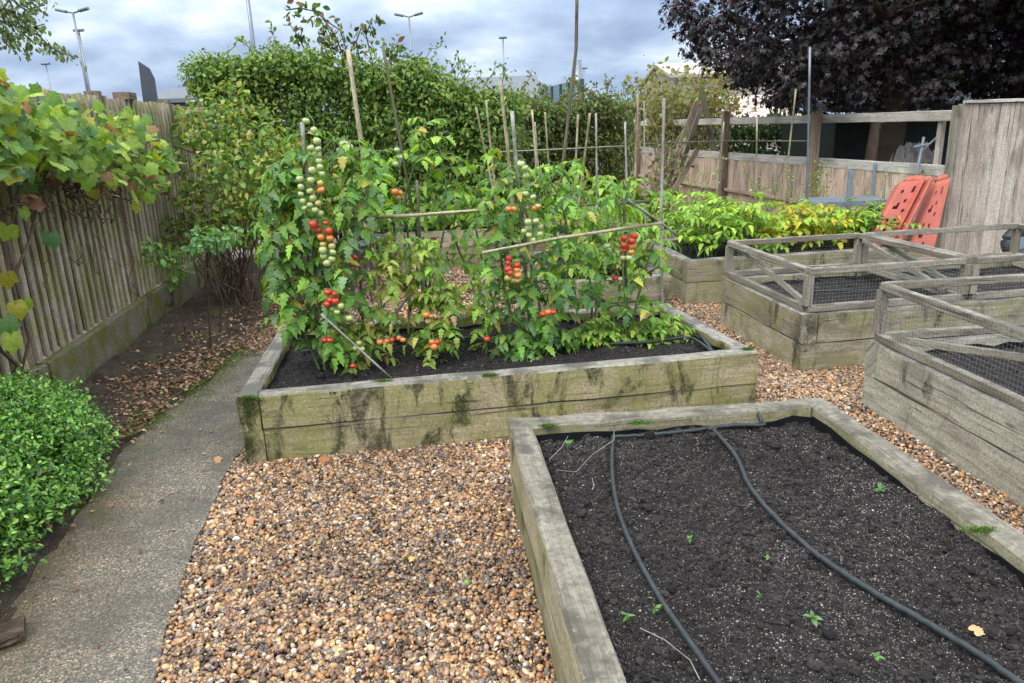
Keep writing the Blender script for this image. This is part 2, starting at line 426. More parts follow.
def blob_points(blobs, n, shell=(.7, 1.05)):
    # blobs: list of (centre, radii); points spread over their shells, outward vectors too
    c = np.array([b[0] for b in blobs]); r = np.array([b[1] for b in blobs])
    w = (r[:, 0]*r[:, 1]*r[:, 2])**(2/3); idx = rng.choice(len(blobs), n, p=w/w.sum())
    d = unitrand(n); return c[idx]+d*r[idx]*rng.uniform(shell[0], shell[1], (n, 1)), d
def foliage(name, mat, parent, tm, blobs, n, size, cols, up=.6, droop=.3, shell=(.7, 1.05), zmin=None, jit=.18):
    p, d = blob_points(blobs, n, shell)
    if zmin is not None: k = p[:, 2] > zmin; p, d = p[k], d[k]; n = len(p)
    ax = rownorm(d*.6+unitrand(n)*.9+np.array([0, 0, -droop])); no = d*.8+unitrand(n)*.55+np.array([0, 0, up])
    return scatter(name, mat, parent, tm, p, ax, no, rng.uniform(size*.65, size*1.25, n), pick(cols, n, jit))

G_DARK = [(.035, .075, .02), (.045, .10, .025), (.065, .13, .03), (.04, .085, .035)]
G_MID = [(.09, .18, .035), (.12, .23, .04), (.16, .28, .05), (.10, .18, .05)]
G_BRIGHT = [(.11, .24, .04), (.14, .28, .05), (.18, .32, .06), (.10, .20, .06)]
G_YEL = [(.25, .32, .04), (.32, .36, .05), (.20, .30, .05)]
YEL = [(.62, .50, .04), (.68, .54, .06), (.50, .48, .05)]
BROWN = [(.16, .08, .04), (.24, .13, .07), (.10, .05, .03), (.30, .17, .09), (.36, .24, .15)]

# ------------------------------------------------------------------ world and sun
w = bpy.data.worlds.new('World'); SC.world = w; w.use_nodes = True; nt = w.node_tree; nt.nodes.clear(); n = N(nt)
EL, AZ = math.radians(52), math.radians(215)   # azimuth clockwise from +Y: sun behind and to the left
sky = n.n('TexSky', sky_type='NISHITA'); sky.sun_disc = False; sky.sun_elevation = EL; sky.sun_rotation = AZ
tc = n.n('TexCoord').outputs['Generated']; sp = n.n('SeparateXYZ'); nt.links.new(tc, sp.inputs[0])
zz = n.math('ADD', n.math('MAXIMUM', sp.outputs[2], 0.), .30)
cx = n.n('CombineXYZ'); nt.links.new(n.math('DIVIDE', sp.outputs[0], zz), cx.inputs[0]); nt.links.new(n.math('DIVIDE', sp.outputs[1], zz), cx.inputs[1])
c1 = n.noise(n.mapping(cx.outputs[0], (1, 1, 1), (3.4, 1.2, 0)), 1.7, 7, .5, .2)
c2 = n.noise(n.mapping(cx.outputs[0], (1, 1, 1), (9.4, 4.2, 0)), 4.4, 5, .5)
cf = n.math('ADD', n.math('MULTIPLY', c1, .7), n.math('MULTIPLY', c2, .3))
cc = n.ramp(cf, [(.36, hexc(128, 148, 180)), (.45, hexc(150, 169, 198)), (.54, hexc(178, 195, 218)), (.63, hexc(216, 225, 236))])
bg1 = n.n('Background', i_Strength=.10); nt.links.new(sky.outputs[0], bg1.inputs[0])
el = n.ramp(sp.outputs[2], [(.12, .0), (.5, 1.)])
stn = n.math('ADD', 1.0, n.math('MULTIPLY', el, 2.6)); cc = n.mix(n.math('MULTIPLY', el, .65), cc, (.52, .52, .50))
bg2 = n.n('Background'); nt.links.new(cc, bg2.inputs[0]); nt.links.new(stn, bg2.inputs[1])
mx = n.n('MixShader'); mx.inputs[0].default_value = .93; nt.links.new(bg1.outputs[0], mx.inputs[1]); nt.links.new(bg2.outputs[0], mx.inputs[2])
ow = n.n('OutputWorld'); nt.links.new(mx.outputs[0], ow.inputs[0])
sl = bpy.data.lights.new('sun', 'SUN'); sl.energy = 1.5; sl.angle = math.radians(25); sl.color = (1, .96, .9)
so = bpy.data.objects.new('sun', sl); C.objects.link(so)
sd = Vector((math.sin(AZ)*math.cos(EL), math.cos(AZ)*math.cos(EL), math.sin(EL)))
so.rotation_euler = sd.to_track_quat('Z', 'Y').to_euler(); so.location = (-8, -8, 15)
SC.view_settings.view_transform = 'Standard'; SC.view_settings.look = 'None'; SC.view_settings.gamma = 1; SC.view_settings.exposure = .55
SC.cycles.max_bounces = 6; SC.cycles.transparent_max_bounces = 8
try: SC.cycles.use_denoising = True
except Exception: pass

# ------------------------------------------------------------------ ground, path, border
VDIR = np.array([math.sin(math.radians(-7.4)), math.cos(math.radians(-7.4)), 0]); UDIR = np.array([VDIR[1], -VDIR[0], 0])
g = MB().poly([(-600, -600, -.03), (600, -600, -.03), (600, 900, -.03), (-600, 900, -.03)], [(0, 1, 2, 3)]).build('ground', M['ground']); tag(g, kind='structure', label='dark green ground beyond the garden fences')
gv = MB().poly([(-4.6, -1.5, 0), (7.5, -1.5, 0), (7.5, 18, 0), (-4.6, 18, 0)], [(0, 1, 2, 3)]).build('gravel_ground', M['gravelbase']); tag(gv, kind='structure', label='brown gravel ground between the raised beds')

PR = [(-.95, .2), (-1.02, 1.2), (-1.12, 1.89), (-1.19, 2.1), (-1.25, 2.36), (-1.32, 2.71), (-1.42, 3.3), (-1.44, 3.7), (-1.5, 4.6), (-1.6, 5.6), (-1.75, 6.6)]
PL = [(-1.55, .2), (-1.62, 1.2), (-1.75, 2.0), (-1.80, 2.25), (-1.87, 2.6), (-1.96, 3.0), (-2.08, 3.5), (-2.10, 3.9), (-2.08, 4.7), (-2.05, 5.6), (-2.15, 6.6)]
def lerp_curve(pts, Y): return np.interp(Y, [p[1] for p in pts], [p[0] for p in pts])
ys = np.linspace(.2, 6.6, 110); K = 14
V = []; COL = []
for y in ys:
    a, b = lerp_curve(PL, y), lerp_curve(PR, y)
    b += .004*math.sin(y*9)+.003*math.sin(y*23); a += .015*math.sin(y*7)+.01*math.sin(y*19)
    for k in range(K+1):
        t = k/K; V.append((a+(b-a)*t, y, .022+.002*math.sin(y*5+k)))
        COL.append((max(0, 1-t*2.6)*(1 if y > 2.9 else .25), max(0, 1-t*1.3)*(1 if y < 3.2 else .2), 0))
nb = len(V)
for y_i, y in enumerate(ys):   # right and left edge skirts
    V.append((V[y_i*(K+1)+K][0], y, -.01)); COL.append((0, 0, 0))
T = []
for i in range(len(ys)-1):
    for k in range(K):
        a = i*(K+1)+k; T += [(a, a+1, a+K+2), (a, a+K+2, a+K+1)]
    a = i*(K+1)+K; T += [(a, nb+i, nb+i+1), (a, nb+i+1, a+K+1)]
tag(trimesh('path', np.array(V), T, M['path'], None, np.array(COL), False), kind='structure', label='grey exposed aggregate concrete path curving past the left bed')

# border soil between path and left fence
nx, ny = 90, 240
ys = np.linspace(1.2, 9.6, ny); V = []
for y in ys:
    a = -2.36-.137*(y)+.02; b = lerp_curve(PL, min(y, 6.6))+.05 if y < 6.3 else -1.5
    a = -2.62 - (y-3)*.1375+.16 - .16
    for k in range(nx):
        t = k/(nx-1); V.append((a+(b-a)*t, y, 0))
V = np.array(V); e = np.tile(np.linspace(0, 1, nx), ny)
V[:, 2] = .018+.045*np.sin(np.clip(1-e, 0, 1)*1.5)+.10*fbm(V[:, 0]*6, V[:, 1]*6, 3, 5)*np.clip((1-e)*5, 0, 1)
ii = np.arange(ny-1)[:, None]*nx+np.arange(nx-1)[None]; ii = ii.ravel()
T = np.vstack([np.c_[ii, ii+1, ii+nx+1], np.c_[ii, ii+nx+1, ii+nx]])
tag(trimesh('border_soil', V, T, M['earth'], None, None, True), kind='structure', label='dark soil border between the path and the slatted fence')
def border_z(x, y): return .03

# a rounded pebble: cube sphere with 26 vertices
cs = []; grid = {}
for x in (-1, 0, 1):
    for y in (-1, 0, 1):
        for z in (-1, 0, 1):
            if x or y or z: grid[(x, y, z)] = len(cs); v = np.array([x, y, z], float); cs.append(v/np.linalg.norm(v))
ct = []
for ax in range(3):
    for sgn in (-1, 1):
        for a in (-1, 0):
            for b in (-1, 0):
                def pt(i, j):
                    v = [0, 0, 0]; v[ax] = sgn; v[(ax+1) % 3] = i; v[(ax+2) % 3] = j; return grid[tuple(v)]
                qd = [pt(a, b), pt(a+1, b), pt(a+1, b+1), pt(a, b+1)]
                if sgn < 0: qd.reverse()
                ct += [(qd[0], qd[1], qd[2]), (qd[0], qd[2], qd[3])]
cs = np.array(cs); ct = np.array(ct)
CS, CT = cs, ct
# ------------------------------------------------------------------ raised beds
def inset(q, d):
    q = [np.array(p[:2], float) for p in q]; out = []
    for i in range(4):
        p, a, b = q[i], q[i-1], q[(i+1) % 4]
        e1 = (a-p)/np.linalg.norm(a-p); e2 = (b-p)/np.linalg.norm(b-p)
        s = abs(e1[0]*e2[1]-e1[1]*e2[0]); out.append(p+(e1+e2)*d/s)
    return out
def soil_patch(name, q, z, parent, res, amp, seed, mat, crumbs=0, pale=.05, csize=(.0025, .008)):
    q = [np.array(p[:2]) for p in q]
    nx = int(np.linalg.norm(q[1]-q[0])/res)+2; ny = int(np.linalg.norm(q[3]-q[0])/res)+2
    S, Tt = np.meshgrid(np.linspace(0, 1, nx), np.linspace(0, 1, ny)); S = S.ravel()[:, None]; Tt = Tt.ravel()[:, None]
    P = (q[0]*(1-S)+q[1]*S)*(1-Tt)+(q[3]*(1-S)+q[2]*S)*Tt
    hf = lambda P: z+amp*(fbm(P[:, 0]*5, P[:, 1]*5, seed, 3)*1.4+fbm(P[:, 0]*30, P[:, 1]*30, seed+9, 4)*1.4)
    Z = hf(P)+rng.normal(0, amp*.06, len(P))
    V = np.c_[P, Z]; ii = (np.arange(ny-1)[:, None]*nx+np.arange(nx-1)[None]).ravel()
    T = np.vstack([np.c_[ii, ii+1, ii+nx+1], np.c_[ii, ii+nx+1, ii+nx]])
    col = np.clip(np.array([[.021, .019, .019]])*(1+1.2*fbm(P[:, 0]*50, P[:, 1]*50, seed+4, 3))[:, None], .01, .2)
    if crumbs:
        n_ = crumbs; s = rng.random((n_, 1)); t = rng.random((n_, 1))
        p = (q[0]*(1-s)+q[1]*s)*(1-t)+(q[3]*(1-s)+q[2]*s)*t
        sz = rng.uniform(csize[0], csize[1], n_)*(1+(rng.random(n_) > .95)*.8)
        cc = np.array([[.044, .037, .034]])*rng.uniform(.2, 2.2, (n_, 1))*np.clip(1+1.3*fbm(p[:, 0]*2.5, p[:, 1]*2.5, seed+70, 3), .5, 1.6)[:, None]; pt = np.clip(.75+2.6*fbm(p[:, 0]*4, p[:, 1]*4, seed+30, 4), .15, 2.0); lt = rng.random(n_) < pale*pt
        cc[lt] = np.array([.25, .22, .19])*rng.uniform(.35, 1.8, (lt.sum(), 1)); sz = np.where(lt, sz*.62, sz)
        oc = np.array([(1, 0, 0), (-1, 0, 0), (0, 1, 0), (0, -1, 0), (0, 0, 1), (0, 0, -1)], float)
        of = np.array([(0, 2, 4), (2, 1, 4), (1, 3, 4), (3, 0, 4), (2, 0, 5), (1, 2, 5), (3, 1, 5), (0, 3, 5)])
        cv = oc[None]*rng.uniform(.4, 1.1, (n_, 6, 1))*sz[:, None, None]*np.stack([rng.uniform(.6, 1.5, n_), rng.uniform(.5, 1, n_), rng.uniform(.4, .9, n_)], 1)[:, None, :]
        a = rng.uniform(0, 6.28, n_); ca, sa = np.cos(a), np.sin(a)
        x = cv[:, :, 0]*ca[:, None]-cv[:, :, 1]*sa[:, None]; y = cv[:, :, 0]*sa[:, None]+cv[:, :, 1]*ca[:, None]
        tilt = rng.normal(0, .6, n_)[:, None]; cv = np.stack([x, y*np.cos(tilt)-cv[:, :, 2]*np.sin(tilt), y*np.sin(tilt)+cv[:, :, 2]*np.cos(tilt)], 2)
        cv += np.c_[p, hf(p)+sz*.25][:, None, :]
        T = np.vstack([T, (of[None]+(np.arange(n_)*6)[:, None, None]+len(V)).reshape(-1, 3)])
        V = np.vstack([V, cv.reshape(-1, 3)]); col = np.vstack([col, np.repeat(cc, 6, 0)])
        nc = crumbs//22; s = rng.random((nc, 1)); t = rng.random((nc, 1)); p = (q[0]*(1-s)+q[1]*s)*(1-t)+(q[3]*(1-s)+q[2]*s)*t
        kk = fbm(p[:, 0]*6, p[:, 1]*6, seed+60, 3) > -.05; p = p[kk]; nc = len(p); sz = rng.lognormal(0, .4, nc)*.0062
        cv = CS[None]*sz[:, None, None]*rng.uniform(.7, 1.25, (nc, 26, 1))*np.stack([rng.uniform(.8, 1.4, nc), rng.uniform(.8, 1.2, nc), rng.uniform(.5, .9, nc)], 1)[:, None, :]+np.c_[p, hf(p)+sz*.3][:, None, :]
        T = np.vstack([T, (CT[None]+(np.arange(nc)*26)[:, None, None]+len(V)).reshape(-1, 3)]); V = np.vstack([V, cv.reshape(-1, 3)])
        col = np.vstack([col, np.repeat(np.array([[.026, .022, .021]])*rng.uniform(.4, 1.6, (nc, 1)), 26, 0)])
    return trimesh(name, V, T, mat, parent, col, False)

def bed(label, q, h, soil_z, mat, th=.1, wise=(0, 1), res=.02, crumbs=0, amp=.03, seed=1, liner=True, pale=.05, csize=(.0025, .008)):
    # q outer corners FL FR BR BL
    q = [np.array([p[0], p[1]], float) for p in q]; c = sum(q)/4
    root = empty('raised_bed', (c[0], c[1], 0), label, 'raised bed', 'timber raised beds in the garden')
    hh = h/2; mid = inset(q, th/2); inn = inset(q, th)
    for k in range(2):
        z0 = k*hh+(-.001 if k else -.01); z1 = (k+1)*hh-(.002 if k else .003)
        for i in range(4):
            j = (i+1) % 4; a, b = q[i], q[j]; d = (b-a)/np.linalg.norm(b-a); m0, m1 = mid[i], mid[j]
            if wise[k] == 0: A = m0+d*(-th/2); B = m1-d*(th/2+.002)
            else: A = m0+d*(th/2+.002); B = m1+d*(th/2)
            jit = random.uniform(.003, .006) if k else random.uniform(-.002, .001); out = np.array([d[1], -d[0]])*jit
            MB().plank((*(A+out), (z0+z1)/2), (*(B+out), (z0+z1)/2), th, z1-z0, ch=(.009 if k else .0008), wob=.0022).build('sleeper', mat, root)
    soil_patch('soil', inset(q, th-.004), soil_z, root, res, amp, seed, M['crumb'], crumbs, pale, csize)
    if liner:
        mb = MB(); P = inset(q, th+.003)
        for i in range(4):
            j = (i+1) % 4; a, b = P[i], P[j]; nseg = 14; pts = []
            for s in range(nseg+1):
                p = a+(b-a)*s/nseg; hh_ = h-.045+random.uniform(-.018, .012); pts += [(p[0], p[1], soil_z-.06), (p[0], p[1], hh_)]
            mb.poly(pts, [(2*s, 2*s+2, 2*s+3, 2*s+1) for s in range(nseg)])
        mb.build('liner', M['liner'], root)
    return root
h1 = .37
P_ = lambda x, y, z=h1: at(x, y, z)[:2]
B1 = [P_(237, 397), P_(759, 352), P_(668, 303), P_(281, 326)]
b2L, b2R = P_(586, 683)-P_(508, 419), P_(1024, 533)-P_(823, 397)
BLp, BRp = P_(508, 419), P_(823, 397)
B2 = [BLp+b2L/np.linalg.norm(b2L)*2.35, BRp+b2R/np.linalg.norm(b2R)*2.45, BRp, BLp]
bed('mossy two course timber bed full of tomato plants beside the path', B1, h1, .30, M['sleeper_stained'], wise=(1, 1), res=.012, crumbs=14000, seed=3, amp=.03)
bed('nearest timber bed of bare compost with two black hoses', B2, h1, .295, M['sleeper_near'], wise=(1, 1), res=.0065, crumbs=105000, seed=8, amp=.036, pale=.42, csize=(.0018, .0058))
d3 = nrm(np.r_[at(1023, 512, 0)[:2]-at(860, 407, 0)[:2], 0])[:2]
q3 = P_(868, 339, .4); p3 = np.array([-d3[1], d3[0]]); p3 = p3 if p3[0] > 0 else -p3
B3 = [q3+d3*2.6, q3+d3*2.6+p3*1.35, q3+p3*1.35, q3]
d4 = nrm(np.r_[P_(722, 276, .4)-P_(804, 314, .4), 0])[:2]; p4 = nrm(np.r_[P_(1000, 299, .4)-P_(804, 314, .4), 0])[:2]
q4 = P_(804, 314, .4); L4 = float(np.linalg.norm(P_(722, 276, .4)-q4))
B4 = [q4, q4+p4*2.6, q4+p4*2.6+d4*L4, q4+d4*L4]
q5 = P_(687, 261, .4)
B5 = [q5, q5+p4*2.35, q5+p4*2.35+d4*1.3, q5+d4*1.3]
bed('pale timber bed with leaning netting frame at the right edge of the photo', B3, .4, .33, M['sleeper_pale'], wise=(0, 1), res=.015, crumbs=9000, seed=12)
bed('timber bed under the long wire netting frames, dark soil and a thin pipe', B4, .4, .33, M['sleeper'], wise=(0, 1), res=.02, crumbs=9000, seed=15)
bed('timber bed of leafy yellow and green potato plants near the right fence', B5, .4, .33, M['sleeper'], wise=(1, 0), res=.03, crumbs=3000, seed=18)
u2 = UDIR[:2]; v2 = VDIR[:2]
q6 = np.array([.33, 5.72]); B6 = [q6, q6+u2*.98, q6+u2*.98+v2*1.5, q6+v2*1.5]
bed('small timber bed directly behind the tomato bed', B6, .4, .33, M['sleeper'], res=.03, crumbs=3000, seed=21)
q7 = np.array([-1.35, 8.9]); B7 = [q7, q7+u2*2.0, q7+u2*2.0+v2*.9, q7+v2*.9]
bed('far timber bed under the big hedge behind the tomatoes', B7, .4, .33, M['sleeper'], res=.04, crumbs=2000, seed=23)
q8 = np.array([.55, 8.2]); B8 = [q8, q8+u2*1.6, q8+u2*1.6+v2*1.2, q8+v2*1.2]
bed('far timber bed of pale green beans between the canes', B8, .4, .33, M['sleeper'], res=.04, crumbs=2000, seed=25)

# ------------------------------------------------------------------ pebbles
def inquad(P, q):
    c = sum(np.array(a) for a in q)/4; ok = np.ones(len(P), bool)
    for i in range(4):
        a, b = np.array(q[i]), np.array(q[(i+1) % 4]); e = b-a; s = e[0]*(P[:, 1]-a[1])-e[1]*(P[:, 0]-a[0]); sc = e[0]*(c[1]-a[1])-e[1]*(c[0]-a[0])
        ok &= (s*sc > 0)
    return ok
def free(P):
    ok = np.ones(len(P), bool)
    for q in (B1, B2, B3, B4, B5, B6, B7, B8): ok &= ~inquad(P, q)
    ok &= P[:, 0] > np.interp(P[:, 1], [p[1] for p in PR], [p[0] for p in PR])+rng.normal(0, .009, len(P))
    return ok
PC = np.array([(.44, .255, .11), (.30, .155, .07), (.54, .34, .165), (.15, .09, .055), (.12, .085, .065), (.27, .21, .165), (.52, .39, .26), (.06, .045, .04), (.36, .16, .065), (.58, .50, .42), (.15, .13, .12), (.30, .18, .11), (.05, .042, .036)])
PW = np.array([14, 12, 12, 11, 8, 9, 8, 6, 7, 3, 6, 12, 3.]); PW /= PW.sum()
def pebbles(regions):
    Ps = []; Ss = []
    for (x0, x1, y0, y1, dens, r) in regions:
        n_ = int((x1-x0)*(y1-y0)*dens); P = np.c_[rng.uniform(x0, x1, n_), rng.uniform(y0, y1, n_)]
        P = P[free(P)]; Ps.append(P); Ss.append(rng.lognormal(0, .3, len(P))*r)
    P = np.vstack(Ps); S = np.clip(np.concatenate(Ss), .003, .016); n_ = len(P)
    sh = np.stack([rng.uniform(.8, 1.35, n_), rng.uniform(.65, 1.05, n_), rng.uniform(.45, .75, n_)], 1)*S[:, None]
    V = cs[None]*sh[:, None, :]*rng.uniform(.86, 1.12, (n_, 26, 1))
    a, b, g_ = rng.uniform(0, 6.28, n_), rng.normal(0, .45, n_), rng.normal(0, .45, n_)
    def rot(V, i, j, t):
        c, s = np.cos(t)[:, None], np.sin(t)[:, None]; A, B = V[:, :, i].copy(), V[:, :, j].copy(); V[:, :, i] = A*c-B*s; V[:, :, j] = A*s+B*c
    rot(V, 1, 2, b); rot(V, 0, 2, g_); rot(V, 0, 1, a)
    z = rng.uniform(.0, .013, n_)+.035*np.clip(fbm(P[:, 0]*2.6, P[:, 1]*2.6, 77, 3), -.2, .6)+.006
    V += np.c_[P, z][:, None, :]
    col = PC[rng.choice(len(PC), n_, p=PW)]*rng.uniform(.45, 1.3, (n_, 1))*np.clip(1.02+.9*fbm(P[:, 0]*2.1, P[:, 1]*2.1, 90, 4), .6, 1.2)[:, None]
    T = (ct[None]+(np.arange(n_)*26)[:, None, None]).reshape(-1, 3)
    return trimesh('gravel_pebbles', V.reshape(-1, 3), T, M['pebble'], None, np.repeat(col, 26, 0), True)
pb = pebbles([(-1.5, .3, 1.6, 3.6, 12500, .0080), (.9, 2.7, 1.7, 5.0, 8500, .0082), (1.0, 2.4, 4.3, 6.4, 5500, .008), (-1.7, 2.6, 4.6, 8.5, 2200, .010)])
tag(pb, 'brown and tan rounded gravel covering the ground between the beds', 'gravel', kind='stuff')

# dead leaves on the border
def fallen(name, n_, region, size, cols, label, zf=.04):
    P = np.c_[rng.uniform(region[0], region[1], n_), rng.uniform(region[2], region[3], n_)]
    L = np.interp(P[:, 1], [p[1] for p in PL], [p[0] for p in PL])
    fence = -2.62-(P[:, 1]-3)*.1375
    keep = (P[:, 0] > fence+.05) & (P[:, 0] < L+.05*rng.random(n_)+(P[:, 1] > 5.2)*.5)
    dens = .15+.85*np.clip((P[:, 0]-fence)/(L-fence), 0, 1)
    keep &= rng.random(n_) < dens*np.clip(.5+2.2*fbm(P[:, 0]*2.5, P[:, 1]*2.5, 5, 3), .12, 1)*np.clip((P[:, 1]-3.1)/1.2, .25, 1)
    P = P[keep]; n_ = len(P); z = np.full(n_, zf)+rng.uniform(0, .03, n_)
    ax = unitrand(n_)*np.array([1, 1, .25]); no = unitrand(n_)*.45+np.array([0, 0, 1])
    o = scatter(name, M['dry_leaf'], None, T_OVAL+T_VINE[:2], np.c_[P, z], ax, no, rng.uniform(size*.5, size*1.3, n_), pick(cols, n_, .25))
    return tag(o, label, 'leaf litter', kind='stuff')
nl = 110; yy = rng.uniform(1.9, 5.6, nl); tt = rng.random(nl)**1.6; aa = np.interp(yy, [p[1] for p in PL], [p[0] for p in PL]); bb = np.interp(yy, [p[1] for p in PR], [p[0] for p in PR])
o = scatter('path_leaves', M['dry_leaf'], None, T_OVAL, np.c_[aa+(bb-aa)*tt, yy, np.full(nl, .03)], unitrand(nl)*[1, 1, .1], unitrand(nl)*.25+[0, 0, 1], rng.uniform(.008, .03, nl), pick(BROWN+[(.05, .04, .03), (.45, .33, .18)], nl, .25)); tag(o, 'few small dead leaves and crumbs lying on the path', 'leaf litter', kind='stuff')
fallen('leaf_litter', 60000, (-3.8, -1.4, 2.6, 8.6), .027, BROWN+[(.36, .21, .13), (.30, .16, .09), (.46, .32, .21), (.2, .11, .07), (.26, .2, .12)], 'dry brown leaves littering the soil beside the path')

nm = 16000; yy = rng.uniform(3.3, 6.2, nm); xx = np.interp(yy, [p[1] for p in PL], [p[0] for p in PL])+rng.normal(-.06, .09, nm)
kk = (fbm(xx*4, yy*3, 41, 4) > .04); xx, yy = xx[kk], yy[kk]; nm = len(xx)
o = scatter('moss_carpet', M['leaf'], None, T_SMALL, np.c_[xx, yy, rng.uniform(.025, .05, nm)], unitrand(nm)*[1, 1, .3]+[0, 0, .3], unitrand(nm)+[0, 0, .7], rng.uniform(.006, .013, nm), pick([(.12, .19, .03), (.17, .24, .04), (.09, .13, .03)], nm))
tag(o, 'green moss growing along the left edge of the path', 'moss', kind='stuff')
# ------------------------------------------------------------------ left slatted fence
fd = nrm(at(161, 321)-at(84, 383)); fp = at(84, 383); fnorm = np.array([fd[1], -fd[0], 0])   # towards garden
fl = empty('slatted_fence', (*(fp[:2]), 0), 'tall mossy slatted timber fence along the left side', 'fence')
s0, s1 = -4.2, 4.6
bay = 1.85; k0 = s0
while k0 < s1:
    a, b = k0, min(k0+bay, s1)
    mb = MB(); mbk = MB(); s = a+.06
    while s < b-.03:
        p = fp+fd*s+fnorm*random.uniform(-.003, .003)-fnorm*.03
        top = 1.93+random.uniform(-.012, .006); sw = random.uniform(-.004, .004)
        mb.plank((p[0], p[1], .30), (p[0]+fd[0]*sw, p[1]+fd[1]*sw, top), .052, .022, upv=fnorm, ch=.003, seg=3, wob=.0012)
        p2 = p+fd*.052-fnorm*.034
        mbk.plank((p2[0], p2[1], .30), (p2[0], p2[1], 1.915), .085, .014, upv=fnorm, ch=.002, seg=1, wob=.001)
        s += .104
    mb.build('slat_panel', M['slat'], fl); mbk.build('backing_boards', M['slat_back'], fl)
    c0, c1_ = fp+fd*(a+.02), fp+fd*(b-.005)
    MB().plank((c0[0], c0[1], .145), (c1_[0], c1_[1], .145), .07, .31, ch=.012, seg=16, wob=.004).build('gravel_board', M['conc'], fl)
    pc = fp+fd*a-fnorm*.09
    MB().plank((pc[0], pc[1], 0), (pc[0], pc[1], 1.97), .1, .1, upv=fnorm).build('post', M['post_wood'], fl)
    k0 += bay
def fpt0(px, py):
    d = ray(px, py); t = ((fp-fnorm*.05-EYE)@fnorm)/(d@fnorm); return EYE+d*t
# small wooden cap seen above the fence top
pc = fpt0(125, 97); MB().box((pc[0], pc[1], 1.955), (.20, .13, .06), fd).build('post_cap', M['post_wood'], fl)

# ------------------------------------------------------------------ vine over the fence
def curve(a, b, sag=.1, n_=8, wob=.03):
    a, b = np.array(a, float), np.array(b, float); out = []
    for k in range(n_+1):
        t = k/n_; out.append(a+(b-a)*t+np.array([0, 0, -sag*4*t*(1-t)])+(rng.normal(0, wob, 3) if 0 < k < n_ else 0))
    return out
def fpt(px, py, off=.1):
    # point off the fence face by off metres
    p0 = fp+fnorm*off; d = ray(px, py); t = ((p0-EYE)@fnorm)/(d@fnorm); return EYE+d*t
vn = empty('climbing_vine', (*fpt(20, 360)[:2], 0), 'large leaved climbing vine turning yellow, spilling over the left fence', 'vine')
mb = MB()
def tangle(mb, n_, box, r, sag=(.0, .3)):
    for _ in range(n_):
        x0, x1, y0, y1 = box; a = fpt(random.uniform(x0, x1), random.uniform(y0, y1), random.uniform(.03, .2)); b = a+np.array([fd[0], fd[1], 0])*random.uniform(-.5, .6)+np.array([0, 0, random.uniform(-.35, .1)])+fnorm*random.uniform(-.05, .1)
        mb.tube(curve(a, b, random.uniform(*sag), 7, .02), random.uniform(*r), 5)
tangle(mb, 26, (5, 60, 150, 205), (.0015, .005), (-.1, .1))
tangle(mb, 34, (60, 125, 155, 205), (.002, .007), (-.1, .15))
tangle(mb, 8, (20, 150, 200, 260), (.0015, .003))
mb.tube([fpt(5, 470, .05), fpt(12, 390, .08), fpt(18, 365, .06), fpt(0, 350, .07), fpt(14, 325, .1), fpt(16, 300, .1), fpt(12, 280, .12), fpt(30, 240, .1), fpt(40, 190, .1)], [.02, .018, .016, .012, .013, .012, .01, .009, .008], 7)
mb.tube([fpt(18, 380, .05), fpt(30, 340, .08), fpt(17, 290, .1), fpt(8, 240, .12), fpt(22, 180, .1)], [.012, .011, .010, .009, .006], 6)
mb.tube([fpt(125, 145, .2), fpt(160, 140, .3), fpt(190, 152, .3), fpt(205, 150, .3)], [.008, .008, .007, .005], 6)
mb.build('stems', M['twig'], vn, True)
# leaves: outline of mass in pixels
def vine_leaves(n_, poly_top, poly_bot, off, size, cols):
    P = []; 
    for _ in range(n_):
        x = random.uniform(-60, 168) ; yt = np.interp(x, *zip(*poly_top)); yb = np.interp(x, *zip(*poly_bot))
        P.append(fpt(x, yt+(yb-yt)*random.random()**.9, random.uniform(*off)))
    P = np.array(P); ax = unitrand(n_)*.75+np.array([.35, -.2, -.45]); no = unitrand(n_)*.6+np.array([.4, -.3, .75])
    return P, ax, no
tp = [(-60, 55), (0, 80), (30, 84), (60, 98), (100, 112), (130, 106), (150, 118), (168, 150)]
bt = [(-60, 200), (0, 170), (40, 172), (70, 172), (110, 180), (140, 196), (160, 192), (168, 170)]
P1, a1, n1 = vine_leaves(820, tp, bt, (.05, .42), .15, None)
colv = np.vstack([pick([(.14, .26, .04), (.18, .32, .05), (.27, .40, .06), (.14, .27, .07), (.22, .36, .05), (.32, .44, .07)], 690, .2), pick([(.50, .48, .06), (.30, .17, .08), (.09, .20, .09)], 130, .15)])
scatter('leaves', M['leaf'], vn, T_VINE, P1, a1, n1, rng.uniform(.055, .14, 820), colv[rng.permutation(820)])
lp = [(8, 158), (32, 150), (45, 160), (20, 205), (8, 222), (38, 172), (50, 228), (4, 270), (14, 300), (2, 315), (10, 330), (22, 298), (92, 186), (135, 200), (60, 150), (25, 178)]
P2 = np.array([fpt(x, y, random.uniform(.06, .2)) for x, y in lp]); n_ = len(P2)
scatter('leaves', M['leaf'], vn, T_VINE, P2, unitrand(n_)*.35+np.array([.1, -.1, -1]), unitrand(n_)*.3+np.array([.8, -.6, .3]), rng.uniform(.09, .16, n_), pick([(.3, .4, .06), (.45, .45, .07), (.12, .25, .07)], n_, .1))
P3, a3, n3 = vine_leaves(90, [(-60, 150), (168, 150)], [(-60, 200), (168, 200)], (.03, .2), .1, None)
scatter('dead_leaves', M['dry_leaf'], vn, T_VINE, P3, a3, n3, rng.uniform(.05, .12, 90), pick(BROWN, 90))

